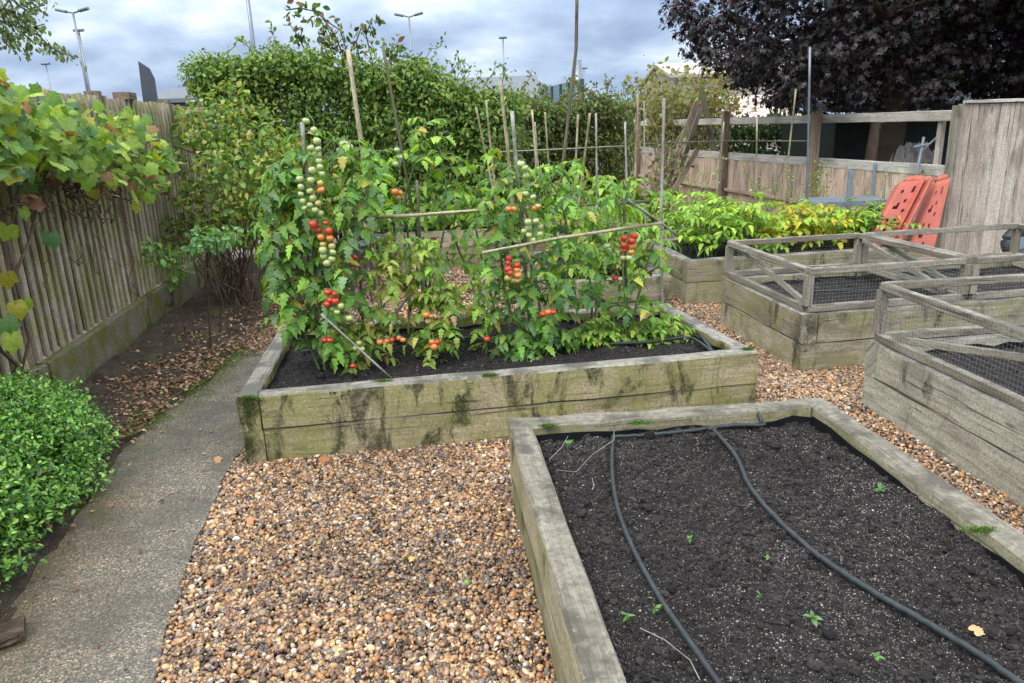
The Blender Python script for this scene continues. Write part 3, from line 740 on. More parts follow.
# ------------------------------------------------------------------ box bush
bc = np.array([-2.42, 2.68, 0]); bb = empty('box_bush', bc, 'clipped bright green small leaved bush in the lower left corner', 'bush')
blobs = []
for _ in range(480):
    u = unitrand(1)[0]; u[2] = abs(u[2]); u = np.sign(u)*np.abs(u)**.7
    c_ = bc+u*np.array([.53, 1.12, .46])*random.uniform(.72, 1)+np.array([0, 0, .06]); c_[0] += -.20*(c_[1]-2.68)
    blobs.append((c_, (.12, .12, .10)))
foliage('foliage', M['leaf_gloss'], bb, T_SMALL, blobs, 78000, .0235, [(.10, .26, .04), (.14, .34, .045), (.22, .45, .07), (.06, .16, .035), (.05, .12, .03), (.30, .52, .10)], up=1.1, droop=-.2, shell=(.5, 1.1), zmin=.02)
mb = MB()
for _ in range(30):
    a = bc+np.array([random.uniform(-.3, .3), random.uniform(-.6, .6), .02]); mb.tube(curve(a, a+np.array([random.uniform(-.25, .25), random.uniform(-.3, .3), .30]), -.02, 4, .02), .006, 5)
mb.build('stems', M['twig'], bb)

# ------------------------------------------------------------------ shrubs at the left fence end
def stems(mb, base, n_, spread, hgt, r=.008, wob=.03):
    tips = []
    for _ in range(n_):
        a = np.array(base)+np.array([random.gauss(0, spread*.18), random.gauss(0, spread*.18), 0])
        b = a+np.array([random.uniform(-spread, spread), random.uniform(-spread, spread), hgt*random.uniform(.6, 1.05)])
        c_ = curve(a, b, -.06, 7, wob); mb.tube(c_, list(np.linspace(r, r*.35, len(c_))), 5); tips.append(b)
    return tips
def shrub(name, label, base, blobs, n_, size, cols, tm, nst, spread, hgt, cat='shrub', mat='leaf', group=None, **kw):
    root = empty(name, (base[0], base[1], 0), label, cat, group); mb = MB(); stems(mb, (base[0], base[1], 0), nst, spread, hgt); mb.build('stems', M['twig'], root)
    foliage('foliage', M[mat], root, tm, blobs, n_, size, cols, **kw); return root
sb = on(240, 330, 6.9); sb[2] = 0
bl = []
for px, py, Y, r in [(215, 125, 7.6, .28), (250, 130, 7.6, .3), (275, 150, 7.2, .3), (200, 160, 7.4, .28), (235, 175, 7.0, .34), (270, 195, 6.9, .32), (205, 205, 7.1, .26), (245, 220, 6.8, .28), (285, 225, 6.8, .25), (190, 130, 7.9, .2), (225, 100, 7.9, .18), (300, 170, 7.2, .3), (310, 210, 7.0, .28), (180, 235, 7.0, .16)]:
    bl.append((on(px, py, Y), (r, r, r*.9)))
for _ in range(50):
    b_ = bl[random.randrange(14)]; u = unitrand(1)[0]; bl.append((b_[0]+u*b_[1][0]*.9, (.12, .12, .1)))
shrub('rose_shrub', 'leafy shrub with yellowing leaves filling the corner where the slatted fence ends', sb, bl, 4600, .062, [(.11, .22, .045), (.16, .29, .055), (.22, .34, .06), (.08, .16, .05), (.40, .36, .12), (.26, .34, .06)], T_OVAL, 46, .55, 1.25)
sp_ = at(180, 350); sap = empty('sapling', (sp_[0], sp_[1], 0), 'thin sapling with bare brown stems and a pale green leafy top by the left fence', 'sapling')
mb = MB()
def px_tube(mb, pts, r0, r1, n_=5):
    P = [on(x, y, Y) for x, y, Y in pts]; mb.tube(P, list(np.linspace(r0, r1, len(P))), n_)
px_tube(mb, [(211, 352, 5.5), (209, 310, 5.52), (205, 270, 5.5), (207, 250, 5.5)], .010, .007)
px_tube(mb, [(220, 332, 5.6), (222, 300, 5.6), (212, 270, 5.6), (205, 245, 5.6)], .009, .005)
px_tube(mb, [(191, 357, 5.3), (185, 330, 5.35), (180, 305, 5.3), (192, 295, 5.4), (200, 280, 5.4)], .008, .004)
px_tube(mb, [(205, 250, 5.5), (185, 236, 5.5), (165, 241, 5.5), (155, 250, 5.45)], .005, .003)
mb.build('stems', M['bark'], sap)
foliage('foliage', M['leaf'], sap, T_OVAL, [(on(205, 236, 5.5), (.10, .1, .07)), (on(218, 240, 5.5), (.09, .1, .06)), (on(200, 246, 5.4), (.08, .1, .05)), (on(230, 234, 5.6), (.07, .08, .04))], 260, .05, [(.16, .34, .12), (.2, .38, .15)], up=.9)
foliage('foliage', M['leaf'], sap, T_OVAL, [(on(163, 258, 5.4), (.13, .12, .06)), (on(178, 268, 5.4), (.09, .1, .07)), (on(152, 246, 5.4), (.06, .08, .04)), (on(172, 284, 5.4), (.03, .05, .04))], 130, .06, [(.13, .26, .06), (.16, .30, .07)], up=.9)

# ------------------------------------------------------------------ hedges
def hedge(name, label, X0, X1, Y0, Y1, top, n_, size, cols, nb, br=.35, zmin=.0, tm=T_OVAL, sprigs=0, cat='hedge', skew=0., brownin=0):
    root = empty(name, ((X0+X1)/2, (Y0+Y1)/2, 0), label, cat); blobs = []
    for _ in range(nb):
        x = random.uniform(X0, X1); y = random.uniform(Y0, Y1) if random.random() < .35 else random.uniform(Y0, Y0+.3); y += skew*(x-X0)
        ztop = top(x); z = random.uniform(.1, 1)**.75*(ztop-br*.8) if random.random() < .8 else ztop-br*.8
        r = br*random.uniform(.55, 1.15); blobs.append(((x, y, max(.15, z)), (r, r*.9, r*.8)))
    foliage('foliage', M['leaf'], root, tm, blobs, n_, size, cols, up=.55, droop=.5, shell=(.55, 1.08), zmin=zmin)
    mb = MB()
    for _ in range(70):
        x = random.uniform(X0, X1); y = random.uniform(Y0+.1, Y1)+skew*(x-X0); c_ = curve((x, y, 0), (x+random.uniform(-.5, .5), y+random.uniform(-.3, .1), top(x)*random.uniform(.6, .95)), -.05, 6, .05)
        mb.tube(c_, list(np.linspace(.018, .006, len(c_))), 5)
    P = []; A = []
    for _ in range(sprigs):
        x = random.uniform(X0, X1); y = random.uniform(Y0, Y1)+skew*(x-X0); a = np.array([x, y, top(x)-.15]); b = a+np.array([random.uniform(-.35, .35), random.uniform(-.2, .2), random.uniform(.2, .5)])
        c_ = curve(a, b, -.05, 6, .02); mb.tube(c_, .005, 4)
        for q in c_[1:]:
            for _ in range(3): P.append(q+rng.normal(0, .025, 3)); A.append(rng.normal(size=3)+np.array([0, 0, .3]))
    if P: scatter('sprig_leaves', M['leaf'], root, tm, np.array(P), np.array(A), unitrand(len(P))+np.array([0, 0, .8]), rng.uniform(size*.6, size*1.1, len(P)), pick(cols, len(P)))
    mb.build('stems', M['twig'], root); return root
HC = G_MID+[(.18, .29, .07), (.22, .33, .07), (.05, .11, .03), (.15, .26, .06)]
pxz = lambda px, py, Y: on(px, py, Y)[2]
tx = [(on(p, q, 9.9)[0], on(p, q, 9.9)[2]) for p, q in ((182, 85), (190, 62), (205, 52), (240, 50), (300, 56), (360, 54), (420, 66), (470, 80), (515, 92), (530, 102))]
top1 = lambda x: float(np.interp(x, [a for a, b in tx], [b for a, b in tx]))+.07*math.sin(x*4.3)+.05*math.sin(x*11+1)
h_a = hedge('tall_hedge', 'tall dense green hedge behind the tomato bed', on(196, 60, 9.7)[0], .05, 9.6, 10.9, top1, 50000, .062, HC+[(.24, .34, .07), (.20, .31, .06), (.28, .33, .08)], 520, .30, sprigs=34)
hedge('far_hedge', 'lower mixed hedge with brown tones at the far end of the garden', .2, 2.15, 12.6, 13.6, lambda x: 2.05+.12*math.sin(x*5), 14000, .075, G_MID+[(.14, .18, .07), (.20, .18, .10), (.18, .11, .07), (.12, .16, .06)], 190, .33, sprigs=25, skew=.7)
hedge('boundary_hedge', 'brown and green hedge behind the far rails of the right fence', 2.75, 4.6, 18.6, 19.6, lambda x: 2.3, 5000, .09, G_MID+[(.20, .16, .09), (.24, .20, .12)], 90, .36, skew=-1.5, sprigs=12)
hedge('boundary_hedge', 'dark hedge seen through the rails of the right fence', 4.1, 11.5, 14.2, 15.2, lambda x: 1.7 if x < 5.3 else 2.7, 12000, .09, G_DARK+[(.07, .12, .04)], 190, .38, skew=-.05)
# tall wild shoots above the hedge
ws = empty('climber_shoots', (*on(330, 60, 9.8)[:2], 1.9), 'long wild climber shoots arching above the tall hedge', 'climber'); mb = MB(); P = []
for pts in ([(345, 60), (335, 35), (318, 12), (300, 8), (286, 10)], [(350, 62), (340, 30), (325, 20), (312, 8)], [(372, 60), (366, 35), (372, 18), (376, 24)], [(310, 60), (300, 40), (302, 30)], [(395, 60), (390, 52), (398, 45)], [(330, 58), (322, 42), (326, 30)], [(360, 60), (356, 42), (362, 26)]):
    Q = [on(x, y, 9.8) for x, y in pts]; mb.tube(Q, .009, 5)
    for i in range(len(Q)-1):
        for t in np.linspace(0, 1, 7): P.append(Q[i]+(Q[i+1]-Q[i])*t+rng.normal(0, .05, 3))
mb.build('stems', M['twig'], ws); P = np.array(P); P = np.repeat(P, 2, 0)+rng.normal(0, .03, (len(P)*2, 3))
scatter('leaves', M['leaf'], ws, T_OVAL, P, unitrand(len(P))+np.array([0, 0, -.5]), unitrand(len(P))+np.array([0, 0, .6]), rng.uniform(.06, .11, len(P)), pick(G_MID+BROWN[:2]+G_DARK, len(P)))
# pale bare shrub at the end of the right fence
ps = on(672, 150, 14.5); pr = empty('bare_shrub', (ps[0], ps[1], 0), 'pale half bare shrub above the far end of the right fence', 'shrub'); mb = MB()
tips = []
for _ in range(48):
    b = on(random.uniform(640, 745), random.uniform(66, 116), random.uniform(14, 15)); c_ = curve((ps[0]+random.uniform(-.2, .2), ps[1], .3), b, -.15, 8, .06); mb.tube(c_, list(np.linspace(.022, .006, len(c_))), 5); tips += c_[4:]
mb.build('stems', M['cane'], pr); tips = np.repeat(np.array(tips), 8, 0); tips = tips+rng.normal(0, .16, tips.shape)
scatter('leaves', M['leaf'], pr, T_OVAL, tips, unitrand(len(tips)), unitrand(len(tips))+np.array([0, 0, .6]), rng.uniform(.07, .12, len(tips)), pick([(.30, .32, .12), (.22, .26, .10), (.36, .30, .16)], len(tips)))

# ------------------------------------------------------------------ purple maple
mt = on(886, 150, 10.3); mt[2] = 0
pt_ = empty('purple_maple', mt, 'large dark purple leaved maple tree overhanging the right fence', 'tree')
mb = MB(); tk = [mt, mt+np.array([.02, 0, 1.2]), mt+np.array([.1, 0, 2.4]), mt+np.array([.1, .1, 3.6]), mt+np.array([0, .1, 5.5])]
mb.tube(tk, [.24, .19, .17, .14, .07], 12)
mcol = []
for k in range(52):
    a = tk[2]+np.array([0, 0, random.uniform(-.3, 2.3)]); th = random.uniform(0, 6.28); rr = random.uniform(1.6, 3.6)
    b = a+np.array([math.cos(th)*rr, math.sin(th)*rr*.85, random.uniform(-.6, 2.0)]); b[2] = max(b[2], 2.2)
    if proj(b)[0] < 770: continue
    c_ = curve(a, b, -.35, 8, .09); mb.tube(c_, list(np.linspace(.075, .015, len(c_))), 6)
    for q in c_[3:]: mcol.append((q+rng.normal(0, .28, 3), (.5, .5, .32)))
mb.build('trunk', M['bark'], pt_, True)
# lower skirts of the crown, measured against the fence rail
for px, py, Y, r in [(690, 18, 10.4, .42), (705, 35, 10.4, .36), (730, 50, 10.4, .42), (760, 68, 10.5, .36), (775, 95, 10.6, .24), (745, 78, 10.4, .22), (800, 80, 10.8, .4), (830, 70, 11, .45), (860, 85, 11, .35), (900, 80, 11.2, .42), (940, 88, 11.2, .36), (980, 80, 11, .45), (1020, 85, 11, .4), (800, 40, 10.6, .5), (850, 30, 10.8, .6), (920, 35, 10.8, .6), (990, 30, 10.6, .6), (740, 10, 10.4, .5), (680, 5, 10.5, .3), (668, 48, 10.4, .12), (790, 100, 10.8, .18), (960, 60, 11, .5), (1050, 50, 11, .6), (870, 55, 11.4, .55), (845, 96, 10.4, .26), (885, 98, 10.2, .26), (925, 98, 10.2, .26), (965, 97, 10.0, .26), (1005, 94, 9.8, .28), (1040, 92, 9.8, .3)]:
    mcol.append((on(px, py, Y), (r, r, r*.72)))
    for _ in range(5): mcol.append((on(px+random.gauss(0, r*38), py+random.gauss(0, r*20), Y+random.uniform(-.2, .6)), (r*.5, r*.5, r*.32)))
for _ in range(130):
    px = random.uniform(720, 1130); py = random.uniform(-60, 104); c_ = on(px, py, random.uniform(10.6, 13.4)); r = random.uniform(.3, .5); mcol.append((c_, (r, r, r*.65)))
PUR = [(.013, .008, .011), (.020, .010, .015), (.032, .016, .022), (.010, .011, .009), (.045, .028, .036), (.013, .015, .010), (.012, .018, .009)]
for _ in range(30):
    px = random.gauss(890, 45); py = random.uniform(0, 96); mcol.append((on(px, py, random.uniform(8.7, 9.5)), (.3, .3, .19)))
for _ in range(95):
    px = random.uniform(715, 1150); py = random.uniform(-70, 92); r = random.uniform(.25, .42); mcol.append((on(px, py, random.uniform(8.9, 9.9)), (r, r, r*.6)))
def keep(b):
    x, y = proj(b[0]); m = b[1][0]*F/np.linalg.norm(b[0]-EYE)*.75
    return x-m > np.interp(y, [0, 40, 60, 80, 105, 130], [662, 662, 690, 722, 770, 840]) and y+m*.6 < 113
mcol = [b for b in mcol if keep(b)]
foliage('crown', M['leaf_purple'], pt_, T_MAPLE, mcol, 72000, .108, PUR, up=.8, droop=.5, shell=(.3, 1.05), zmin=1.55, jit=.3)

# tree at top left, branch reaching in
tb = np.array([-10.5, 10.5, 0]); lt = empty('willow_leaved_tree', tb, 'green tree whose drooping branch enters the top left corner', 'tree'); mb = MB()
mb.tube([tb, tb+[.1, 0, 2.4], tb+[.3, -.2, 4.4], tb+[.4, -.2, 6.2]], [.22, .18, .12, .05], 8); P = []
for pts in ([(-60, -60), (0, -10), (25, 10), (45, 5)], [(-40, -20), (10, 20), (28, 38), (25, 52)], [(-60, -10), (-10, 25), (10, 40), (22, 52)], [(0, -20), (20, 25), (38, 35), (48, 45), (60, 53), (74, 57)], [(10, 10), (30, 28), (45, 24)], [(-30, -10), (0, 20), (8, 30), (6, 50)], [(-20, -30), (15, -5), (32, 0), (42, -4)], [(-30, 0), (0, 8), (18, 18), (34, 14)], [(-10, -5), (5, 15), (2, 40)]):
    Q = [on(x, y, 9.5) for x, y in pts]; mb.tube([tb+np.array([.3, -.2, 4.0])]+Q, [.05]+[.010]*(len(Q)-1)+[.005], 5)
    for i in range(len(Q)-1):
        for t in np.linspace(0, 1, 11): P.append(Q[i]+(Q[i+1]-Q[i])*t)
for _ in range(60): P.append(tb+np.array([random.uniform(-2.4, .2), random.uniform(-1.6, 1.6), random.uniform(3.4, 6.6)]))
P = np.repeat(np.array(P), 3, 0); P = P+rng.normal(0, .05, P.shape); mb.build('trunk', M['bark'], lt)
scatter('crown', M['leaf'], lt, T_OVAL, P, unitrand(len(P))*.6+np.array([.2, 0, -.8]), unitrand(len(P)), rng.uniform(.035, .075, len(P)), pick([(.16, .23, .08), (.20, .26, .12), (.11, .17, .06)], len(P)))

# ------------------------------------------------------------------ right fence: posts, open rails and boards below
RA, RB = np.array([4.40, 7.35]), np.array([2.72, 16.6])    # near end, far end
rdir = (RB-RA)/np.linalg.norm(RB-RA); rn = np.array([-rdir[1], rdir[0]]); rn = rn if rn[0] < 0 else -rn   # toward garden
def rpt(px):
    d = ray(px, 130)[:2]; A = np.array([d, -rdir]).T; s, t = np.linalg.solve(A, RA); return RA+rdir*t
rf = empty('rail_fence', (*RA, 0), 'timber fence of pinkish boards with open rails above, under the purple tree', 'fence')
tops = [rpt(640), rpt(728), rpt(819), RA]
for i, p in enumerate(tops):
    if i < 3:
        hh = pxz((640, 730, 822)[i], (113, 112, 107)[i], p[1])
        MB().plank((*(p+rn*.05), 0), (*(p+rn*.05), hh), .1, .1, upv=(rn[0], rn[1], 0), ch=.008).build('post', M['post_wood'], rf)
for i in range(3):
    a, b = tops[i]+rdir*-.0, tops[i+1]
    o_ = rn*-.02
    for z, hgt in ((1.60, .10), (1.075, .11)):
        mb = MB(); A_ = a+o_-rdir*.05; B_ = b+o_+rdir*.05; mb.plank((*A_, z-hgt/2), (*B_, z-hgt/2), .045, hgt, ch=.005); mb.build('rail', M['rail_wood'], rf)
    mb = MB(); L = np.linalg.norm(b-a); s = .06; d = (b-a)/L
    while s < L-.05:
        p = a+d*s+rn*random.uniform(-.02, -.01); mb.plank((*p, .02), (*p, 1.0), .118, .018, upv=(rn[0], rn[1], 0), ch=.003, seg=1); s += .12
    mb.build('board_panel', M['board_pink'], rf)
    mb = MB(); mb.plank((*(a+rn*.03), .50), (*(b+rn*.03-d*.0), .50), .03, .05, ch=.004); mb.build('rail', M['board_pink'], rf)
a = rpt(936); MB().plank((*(a-rn*.06), .9), (*(a-rn*.06), 1.6), .06, .05, upv=(rn[0], rn[1], 0)).build('post', M['rail_wood'], rf)
# tall solid panel to the right
pp = empty('fence_panel', (*RA, 0), 'tall solid greyed timber panel at the right edge behind the netting frames', 'fence'); mb = MB()
e0 = RA+rn*.06; ud = np.array([.993, .115]); s = 0
zt = pxz(962, 104, e0[1])
while s < 2.4:
    p = e0+ud*(s+.075)-np.array([0, .0])+np.array([-.115, .993])*random.uniform(0, .022)
    mb.plank((*p, .01), (*p, zt+random.uniform(-.012, .004)), .143, .018, upv=(-.115, .993, 0), ch=.005, seg=2); s += .148
mb.build('board_panel', M['panel_wood'], pp)
p = e0+ud*-.02; MB().plank((*p, 0), (*p, zt-.01), .045, .09, upv=(-.115, .993, 0)).build('post', M['frame_wood'], pp)
p = e0+ud*.4; MB().plank((*(e0+ud*.05), zt+.018), (*(e0+ud*2.4), zt+.018), .05, .03).build('capping_rail', M['rail_wood'], pp)

# dark shed and things behind the rails
sh = empty('garden_shed', (6.2, 11.3, 0), 'dark green boarded shed behind the rails of the right fence', 'shed')
M['shed'] = plain('shaded_dark_green_boards', (.012, .022, .017), .7, 0, .4, 10)  # dark green taken darker still, shade on the shed put into the colour
mb = MB()
for k in range(15): mb.plank((4.75, 11.0, .07+k*.105), (8.8, 10.6, .07+k*.105), .03, .118, ch=.01, seg=1, wob=0)
mb.build('front_wall', M['shed'], sh)
mb = MB().plank((4.8, 11.1, .8), (4.9, 13.5, .8), .03, 1.55, seg=1).plank((8.75, 10.7, .8), (8.9, 13.2, .8), .03, 1.55, seg=1).plank((4.9, 13.5, .8), (8.9, 13.2, .8), .03, 1.55, seg=1); mb.build('side_walls', M['shed'], sh)
mb = MB().poly([(4.6, 10.75, 1.62), (9, 10.35, 1.62), (9.1, 13.5, 1.85), (4.6, 13.8, 1.85), (4.6, 10.75, 1.66), (9, 10.35, 1.66), (9.1, 13.5, 1.89), (4.6, 13.8, 1.89)], [(0, 3, 2, 1), (4, 5, 6, 7), (0, 1, 5, 4), (1, 2, 6, 5), (2, 3, 7, 6), (3, 0, 4, 7)]); mb.build('roof', M['dark_panel'], sh)
p0 = on(868, 160, 9.3); lg = empty('leaning_log', (p0[0], p0[1], 0), 'pale log standing upright behind the open rails', 'log')
MB().tube([(p0[0], p0[1], 0), (p0[0]+.02, p0[1], .9), (p0[0]+.06, p0[1], 1.62)], [.075, .07, .06], 9).build('trunk', M['bark'], lg, True)
p0 = on(950, 150, 8.2)
M['tarp'] = plain('crumpled_grey_sheet', (.10, .09, .085), .6, 0, .35, 6, .6)
hv = []; hp = at(925, 160, 1.0); hY = 8.4; hc = on(915, 158, hY); K1, K2 = 18, 26
for i in range(K1):
    for j in range(K2):
        r = i/(K1-1); th = j/K2*6.283; hz = 1.22*(1-r**3)+.16*random.uniform(-1, 1)*r*(1-r)*3
        hv.append((hc[0]+.42*r*math.cos(th)*(1+.15*math.sin(3*th)), hc[1]+.35*r*math.sin(th), max(0, hz)))
T = []
for i in range(K1-1):
    for j in range(K2):
        a, b = i*K2+j, i*K2+(j+1) % K2; T += [(a, a+K2, b+K2), (a, b+K2, b)]
tag(trimesh('sheeting_heap', np.array(hv), T, M['tarp'], None, None, False), 'crumpled grey sheeting heaped behind the open rails', 'sheeting')
cr_ = on(921, 160, 7.9); cx_ = MB(); A = on(917, 172, 7.75); B = on(924, 137, 7.8); cx_.tube([A, B], .014, 6).tube([on(914, 147, 7.78), on(930, 144, 7.78)], .011, 6).tube([on(921, 152, 7.78), on(938, 136, 7.9)], .009, 6)
tag(cx_.build('garden_tool', M['paint_grey']), 'blue grey metal cross handled tool resting on the rail', 'tool')

# leaning boards
def board_thing(name, a, b, w, t, mat, label, cat, group=None):
    o = MB().plank(a, b, w, t, upv=(0, 1, .2), seg=6).build(name, mat); return tag(o, label, cat, group)
for (pa, pb, Y, w, m_, lab) in (((664, 190), (697, 103), 11.6, .10, 'post_wood', 'weathered board leaning on the far rail fence, left of the pair'), ((674, 188), (701, 107), 11.8, .07, 'frame_wood', 'narrower grey board leaning beside the first on the far rail fence'), ((718, 168), (701, 88), 13.3, .10, 'cane_dark', 'dark board tilting left behind the far rail fence'), ((680, 180), (697, 150), 11.3, .08, 'post_wood', 'short stubby board propped low against the far rail fence')):
    a = on(*pa, Y-.4); d = on(*pb, Y)-a; a = a-d*((a[2]-.02)/d[2]) if lab[0] != 'd' else a-d*((a[2]-.02)/d[2])
    board_thing('leaning_board', a, on(*pb, Y), w, .03, M[m_], lab, 'board', 'boards leaning at the rail fence')
a = on(724, 130, 15.5); up_ = empty('utility_post', (a[0], a[1], 0), 'pale square post rising behind the right fence under the maple', 'post')
MB().plank((a[0], a[1], 0), (a[0], a[1], pxz(724, 92, 15.5)), .22, .22).build('shaft', M['rail_wood'], up_)

# ------------------------------------------------------------------ metal trolley frame
def PY(px, py, Y): return on(px, py, Y)
t0 = PY(855, 200, 8.3); tc_ = empty('metal_frame_table', (t0[0], t0[1], 0), 'blue grey metal table frame with raised corner posts by the right fence', 'table')
X0, Z0 = PY(812, 195, 8.2), pxz(850, 203, 8.1); xa, xb = PY(806, 200, 8.3)[0], PY(880, 200, 8.3)[0]; ya, yb = 8.05, 8.5
ztop = pxz(848, 170, ya); mb = MB()
for (x, y) in ((xa, ya), (xb, ya), (xa, yb), (xb, yb)):
    MB().plank((x, y, 0), (x, y, Z0+.02), .04, .04, upv=(0, 1, 0), seg=1, wob=0).build('leg', M['paint_grey'], tc_)
for a, b in (((xa, ya), (xb, ya)), ((xb, ya), (xb, yb)), ((xb, yb), (xa, yb)), ((xa, yb), (xa, ya))):
    mb.plank((*a, Z0), (*b, Z0), .035, .06, seg=1, wob=0)
mb.build('frame', M['paint_grey'], tc_)
xm = PY(848, 190, ya)[0]
MB().plank((xm, ya-.03, Z0-.25), (xm, ya-.03, ztop), .05, .04, upv=(0, 1, 0), seg=1, wob=0).build('upright', M['paint_grey'], tc_)
MB().plank((xb, yb+.0, Z0), (xb, yb+.0, pxz(884, 163, yb)), .03, .03, upv=(0, 1, 0), seg=1, wob=0).build('upright', M['paint_grey'], tc_)
MB().box(((xa+xb)/2, (ya+yb)/2, Z0+.022), (xb-xa-.04, yb-ya-.04, .012)).build('tabletop', M['paint_grey'], tc_)

# ------------------------------------------------------------------ orange plastic blocks leaning on the fence
def barrier(label, c_bl, c_br, c_tl, c_tr, depth, ridge):
    c = [np.array(p, float) for p in (c_bl, c_br, c_tr, c_tl)]; root = empty('plastic_barrier', (c[0][0], c[0][1], 0), label, 'barrier', 'orange plastic barrier blocks')
    nrmv = nrm(np.cross(c[1]-c[0], c[3]-c[0])); nrmv = nrmv if nrmv[1] < 0 else -nrmv
    nx, ny = 12, 26; holes = {(2, 3), (3, 3), (3, 4), (5, 5), (2, 10), (3, 10), (5, 12), (5, 13), (2, 17), (3, 17), (3, 18), (5, 19), (2, 22), (5, 8), (6, 22), (6, 23), (2, 13), (6, 16)}
    if ridge: holes = {(a, b) for a, b in holes}
    def P(i, j, dz=0):
        s, t = i/nx, j/ny; p = (c[0]*(1-s)+c[1]*s)*(1-t)+(c[3]*(1-s)+c[2]*s)*t
        rg = 0
        if ridge: rg = .0 if i <= 7 else (.06 if i <= 8 else (-.0 if i == 9 else .05))
        edge = min(i, nx-i, j, ny-j); rg -= .02 if edge == 0 else 0
        return p+nrmv*(rg+dz)
    V = []; Fc = []
    for j in range(ny+1):
        for i in range(nx+1): V.append(P(i, j))
    n0 = len(V)
    for j in range(ny+1):
        for i in range(nx+1): V.append(P(i, j)-nrmv*depth)
    ix = lambda i, j: j*(nx+1)+i
    for j in range(ny):
        for i in range(nx):
            if (i, j) in holes:
                q = [ix(i, j), ix(i+1, j), ix(i+1, j+1), ix(i, j+1)]; b = len(V); V += [V[k]-nrmv*depth*.8 for k in q]
                Fc += [(q[k], q[(k+1) % 4], b+(k+1) % 4, b+k) for k in range(4)]
            else: Fc.append((ix(i, j), ix(i+1, j), ix(i+1, j+1), ix(i, j+1)))
            Fc.append((n0+ix(i, j), n0+ix(i, j+1), n0+ix(i+1, j+1), n0+ix(i+1, j)))
    for i in range(nx): Fc += [(ix(i, 0), n0+ix(i, 0), n0+ix(i+1, 0), ix(i+1, 0)), (ix(i, ny), ix(i+1, ny), n0+ix(i+1, ny), n0+ix(i, ny))]
    for j in range(ny): Fc += [(ix(0, j), ix(0, j+1), n0+ix(0, j+1), n0+ix(0, j)), (ix(nx, j), n0+ix(nx, j), n0+ix(nx, j+1), ix(nx, j+1))]
    MB().poly(V, Fc).build('body', M['orange'], root)
    mb = MB(); tl, tr = c[3]-nrmv*depth/2, c[2]-nrmv*depth/2; mb.tube([tl*.75+tr*.25-(c[3]-c[0])*.01, tl*.7+tr*.3+(c[3]-c[0])*.03, tl*.3+tr*.7+(c[3]-c[0])*.03, tl*.25+tr*.75-(c[3]-c[0])*.01], depth*.35, 8); mb.build('top_rim', M['orange'], root, True)
    return root
Yb = 7.15
barrier('orange perforated plastic barrier with a raised rib, leaning left of its twin', PY(857, 264, Yb-.4), PY(888, 268, Yb-.4), PY(902, 181, Yb), PY(933, 178, Yb), .10, True)
barrier('orange perforated plastic barrier tucked against the greyed panel', PY(898, 273, Yb-.3), PY(929, 280, Yb-.3), PY(938, 181, Yb+.06), PY(952, 177, Yb+.06), .10, False)
# dark tyre at the right edge
ty = on(1020, 243, 6.9); tm_ = MB(); pts = []
for k in range(29): th = k/28*6.283; pts.append(ty+np.array([.15*math.cos(th)*.95, .10*math.sin(th)*.3+.03*math.cos(th), .11*math.sin(th)]))
tr_ = empty('wheelbarrow_wheel', (ty[0], ty[1], 0), 'dark rubber wheel propped by the greyed panel at the right edge', 'wheel')
tm_.tube(pts, .055, 10, False); tm_.build('tyre', M['rubber'], tr_, True); MB().box(ty, (.17, .02, .12), (1, .2, 0)).build('rim', M['paint_grey'], tr_)
MB().plank((ty[0], ty[1]+.05, 0), (ty[0], ty[1]+.05, ty[2]-.1), .03, .03).build('stand', M['paint_grey'], tr_)

# ------------------------------------------------------------------ netting frames
def netframe(label, q, zb, zt_, braces, cell=.022, mesh_sides=(0, 1, 2, 3), group='wire netting frames on the beds'):
    q = [np.array(a, float) for a in q]; c = sum(q)/4
    root = empty('netting_frame', (c[0], c[1], zb), label, 'netting frame', group); w = .042
    for i in range(4):
        j = (i+1) % 4; a, b = q[i], q[j]; d = (b-a)/np.linalg.norm(b-a)
        MB().plank((*(a+d*.0), zt_-w/2), (*(b-d*(w/2)), zt_-w/2), w, w, wob=.001).build('top_rail', M['frame_wood'], root)
        MB().plank((*(a+d*.0), zb+w/2), (*(b-d*(w/2)), zb+w/2), w, w, wob=.001).build('base_rail', M['frame_wood'], root)
        MB().plank((*a, zb+w+.001), (*a, zt_-w-.001), w*1.15, w*1.15, upv=(d[0], d[1], 0), wob=.001).build('post', M['frame_wood'], root)
    for (i, t0_, t1_) in braces:
        j = (i+1) % 4; a = q[i]+(q[j]-q[i])*t0_; b = q[i]+(q[j]-q[i])*t1_; inw = nrm(np.r_[c-(a+b)/2, 0])[:2]*.03
        MB().plank((*(a+inw), zt_-w), (*(b+inw), zb+w), .03, .035, wob=.001).build('brace', M['frame_wood'], root)
    mb = MB()
    for i in mesh_sides:
        j = (i+1) % 4; a, b = q[i], q[j]; L = np.linalg.norm(b-a); d = (b-a)/L; outw = np.array([d[1], -d[0]]); outw = outw if outw@((a+b)/2-c) > 0 else -outw; o_ = outw*(w/2+.003)
        k = int(L/cell)
        for s in range(k+1):
            p = a+d*L*s/k+o_; mb.tube([(*p, zb+.002), (*p, zt_-.002)], .0003, 3, False)
        kz = int((zt_-zb)/cell)
        for s in range(kz+1):
            z = zb+.003+(zt_-zb-.006)*s/kz; mb.tube([(*(a+o_*1.15), z), (*(b+o_*1.15), z)], .0003, 3, False)
    mb.build('wire_mesh', M['wire'], root); return root
fh = pxz(806, 268, q4[1]+.05)
I4 = inset(B4, .035)
mid_a = I4[0]+(I4[1]-I4[0])*.445; mid_b = I4[3]+(I4[2]-I4[3])*.445
netframe('left netting frame on the middle bed, one diagonal brace at its left end', [I4[0], mid_a-p4*.03, mid_b-p4*.03, I4[3]], .402, fh, [(3, .1, .95), (1, .9, .1)])
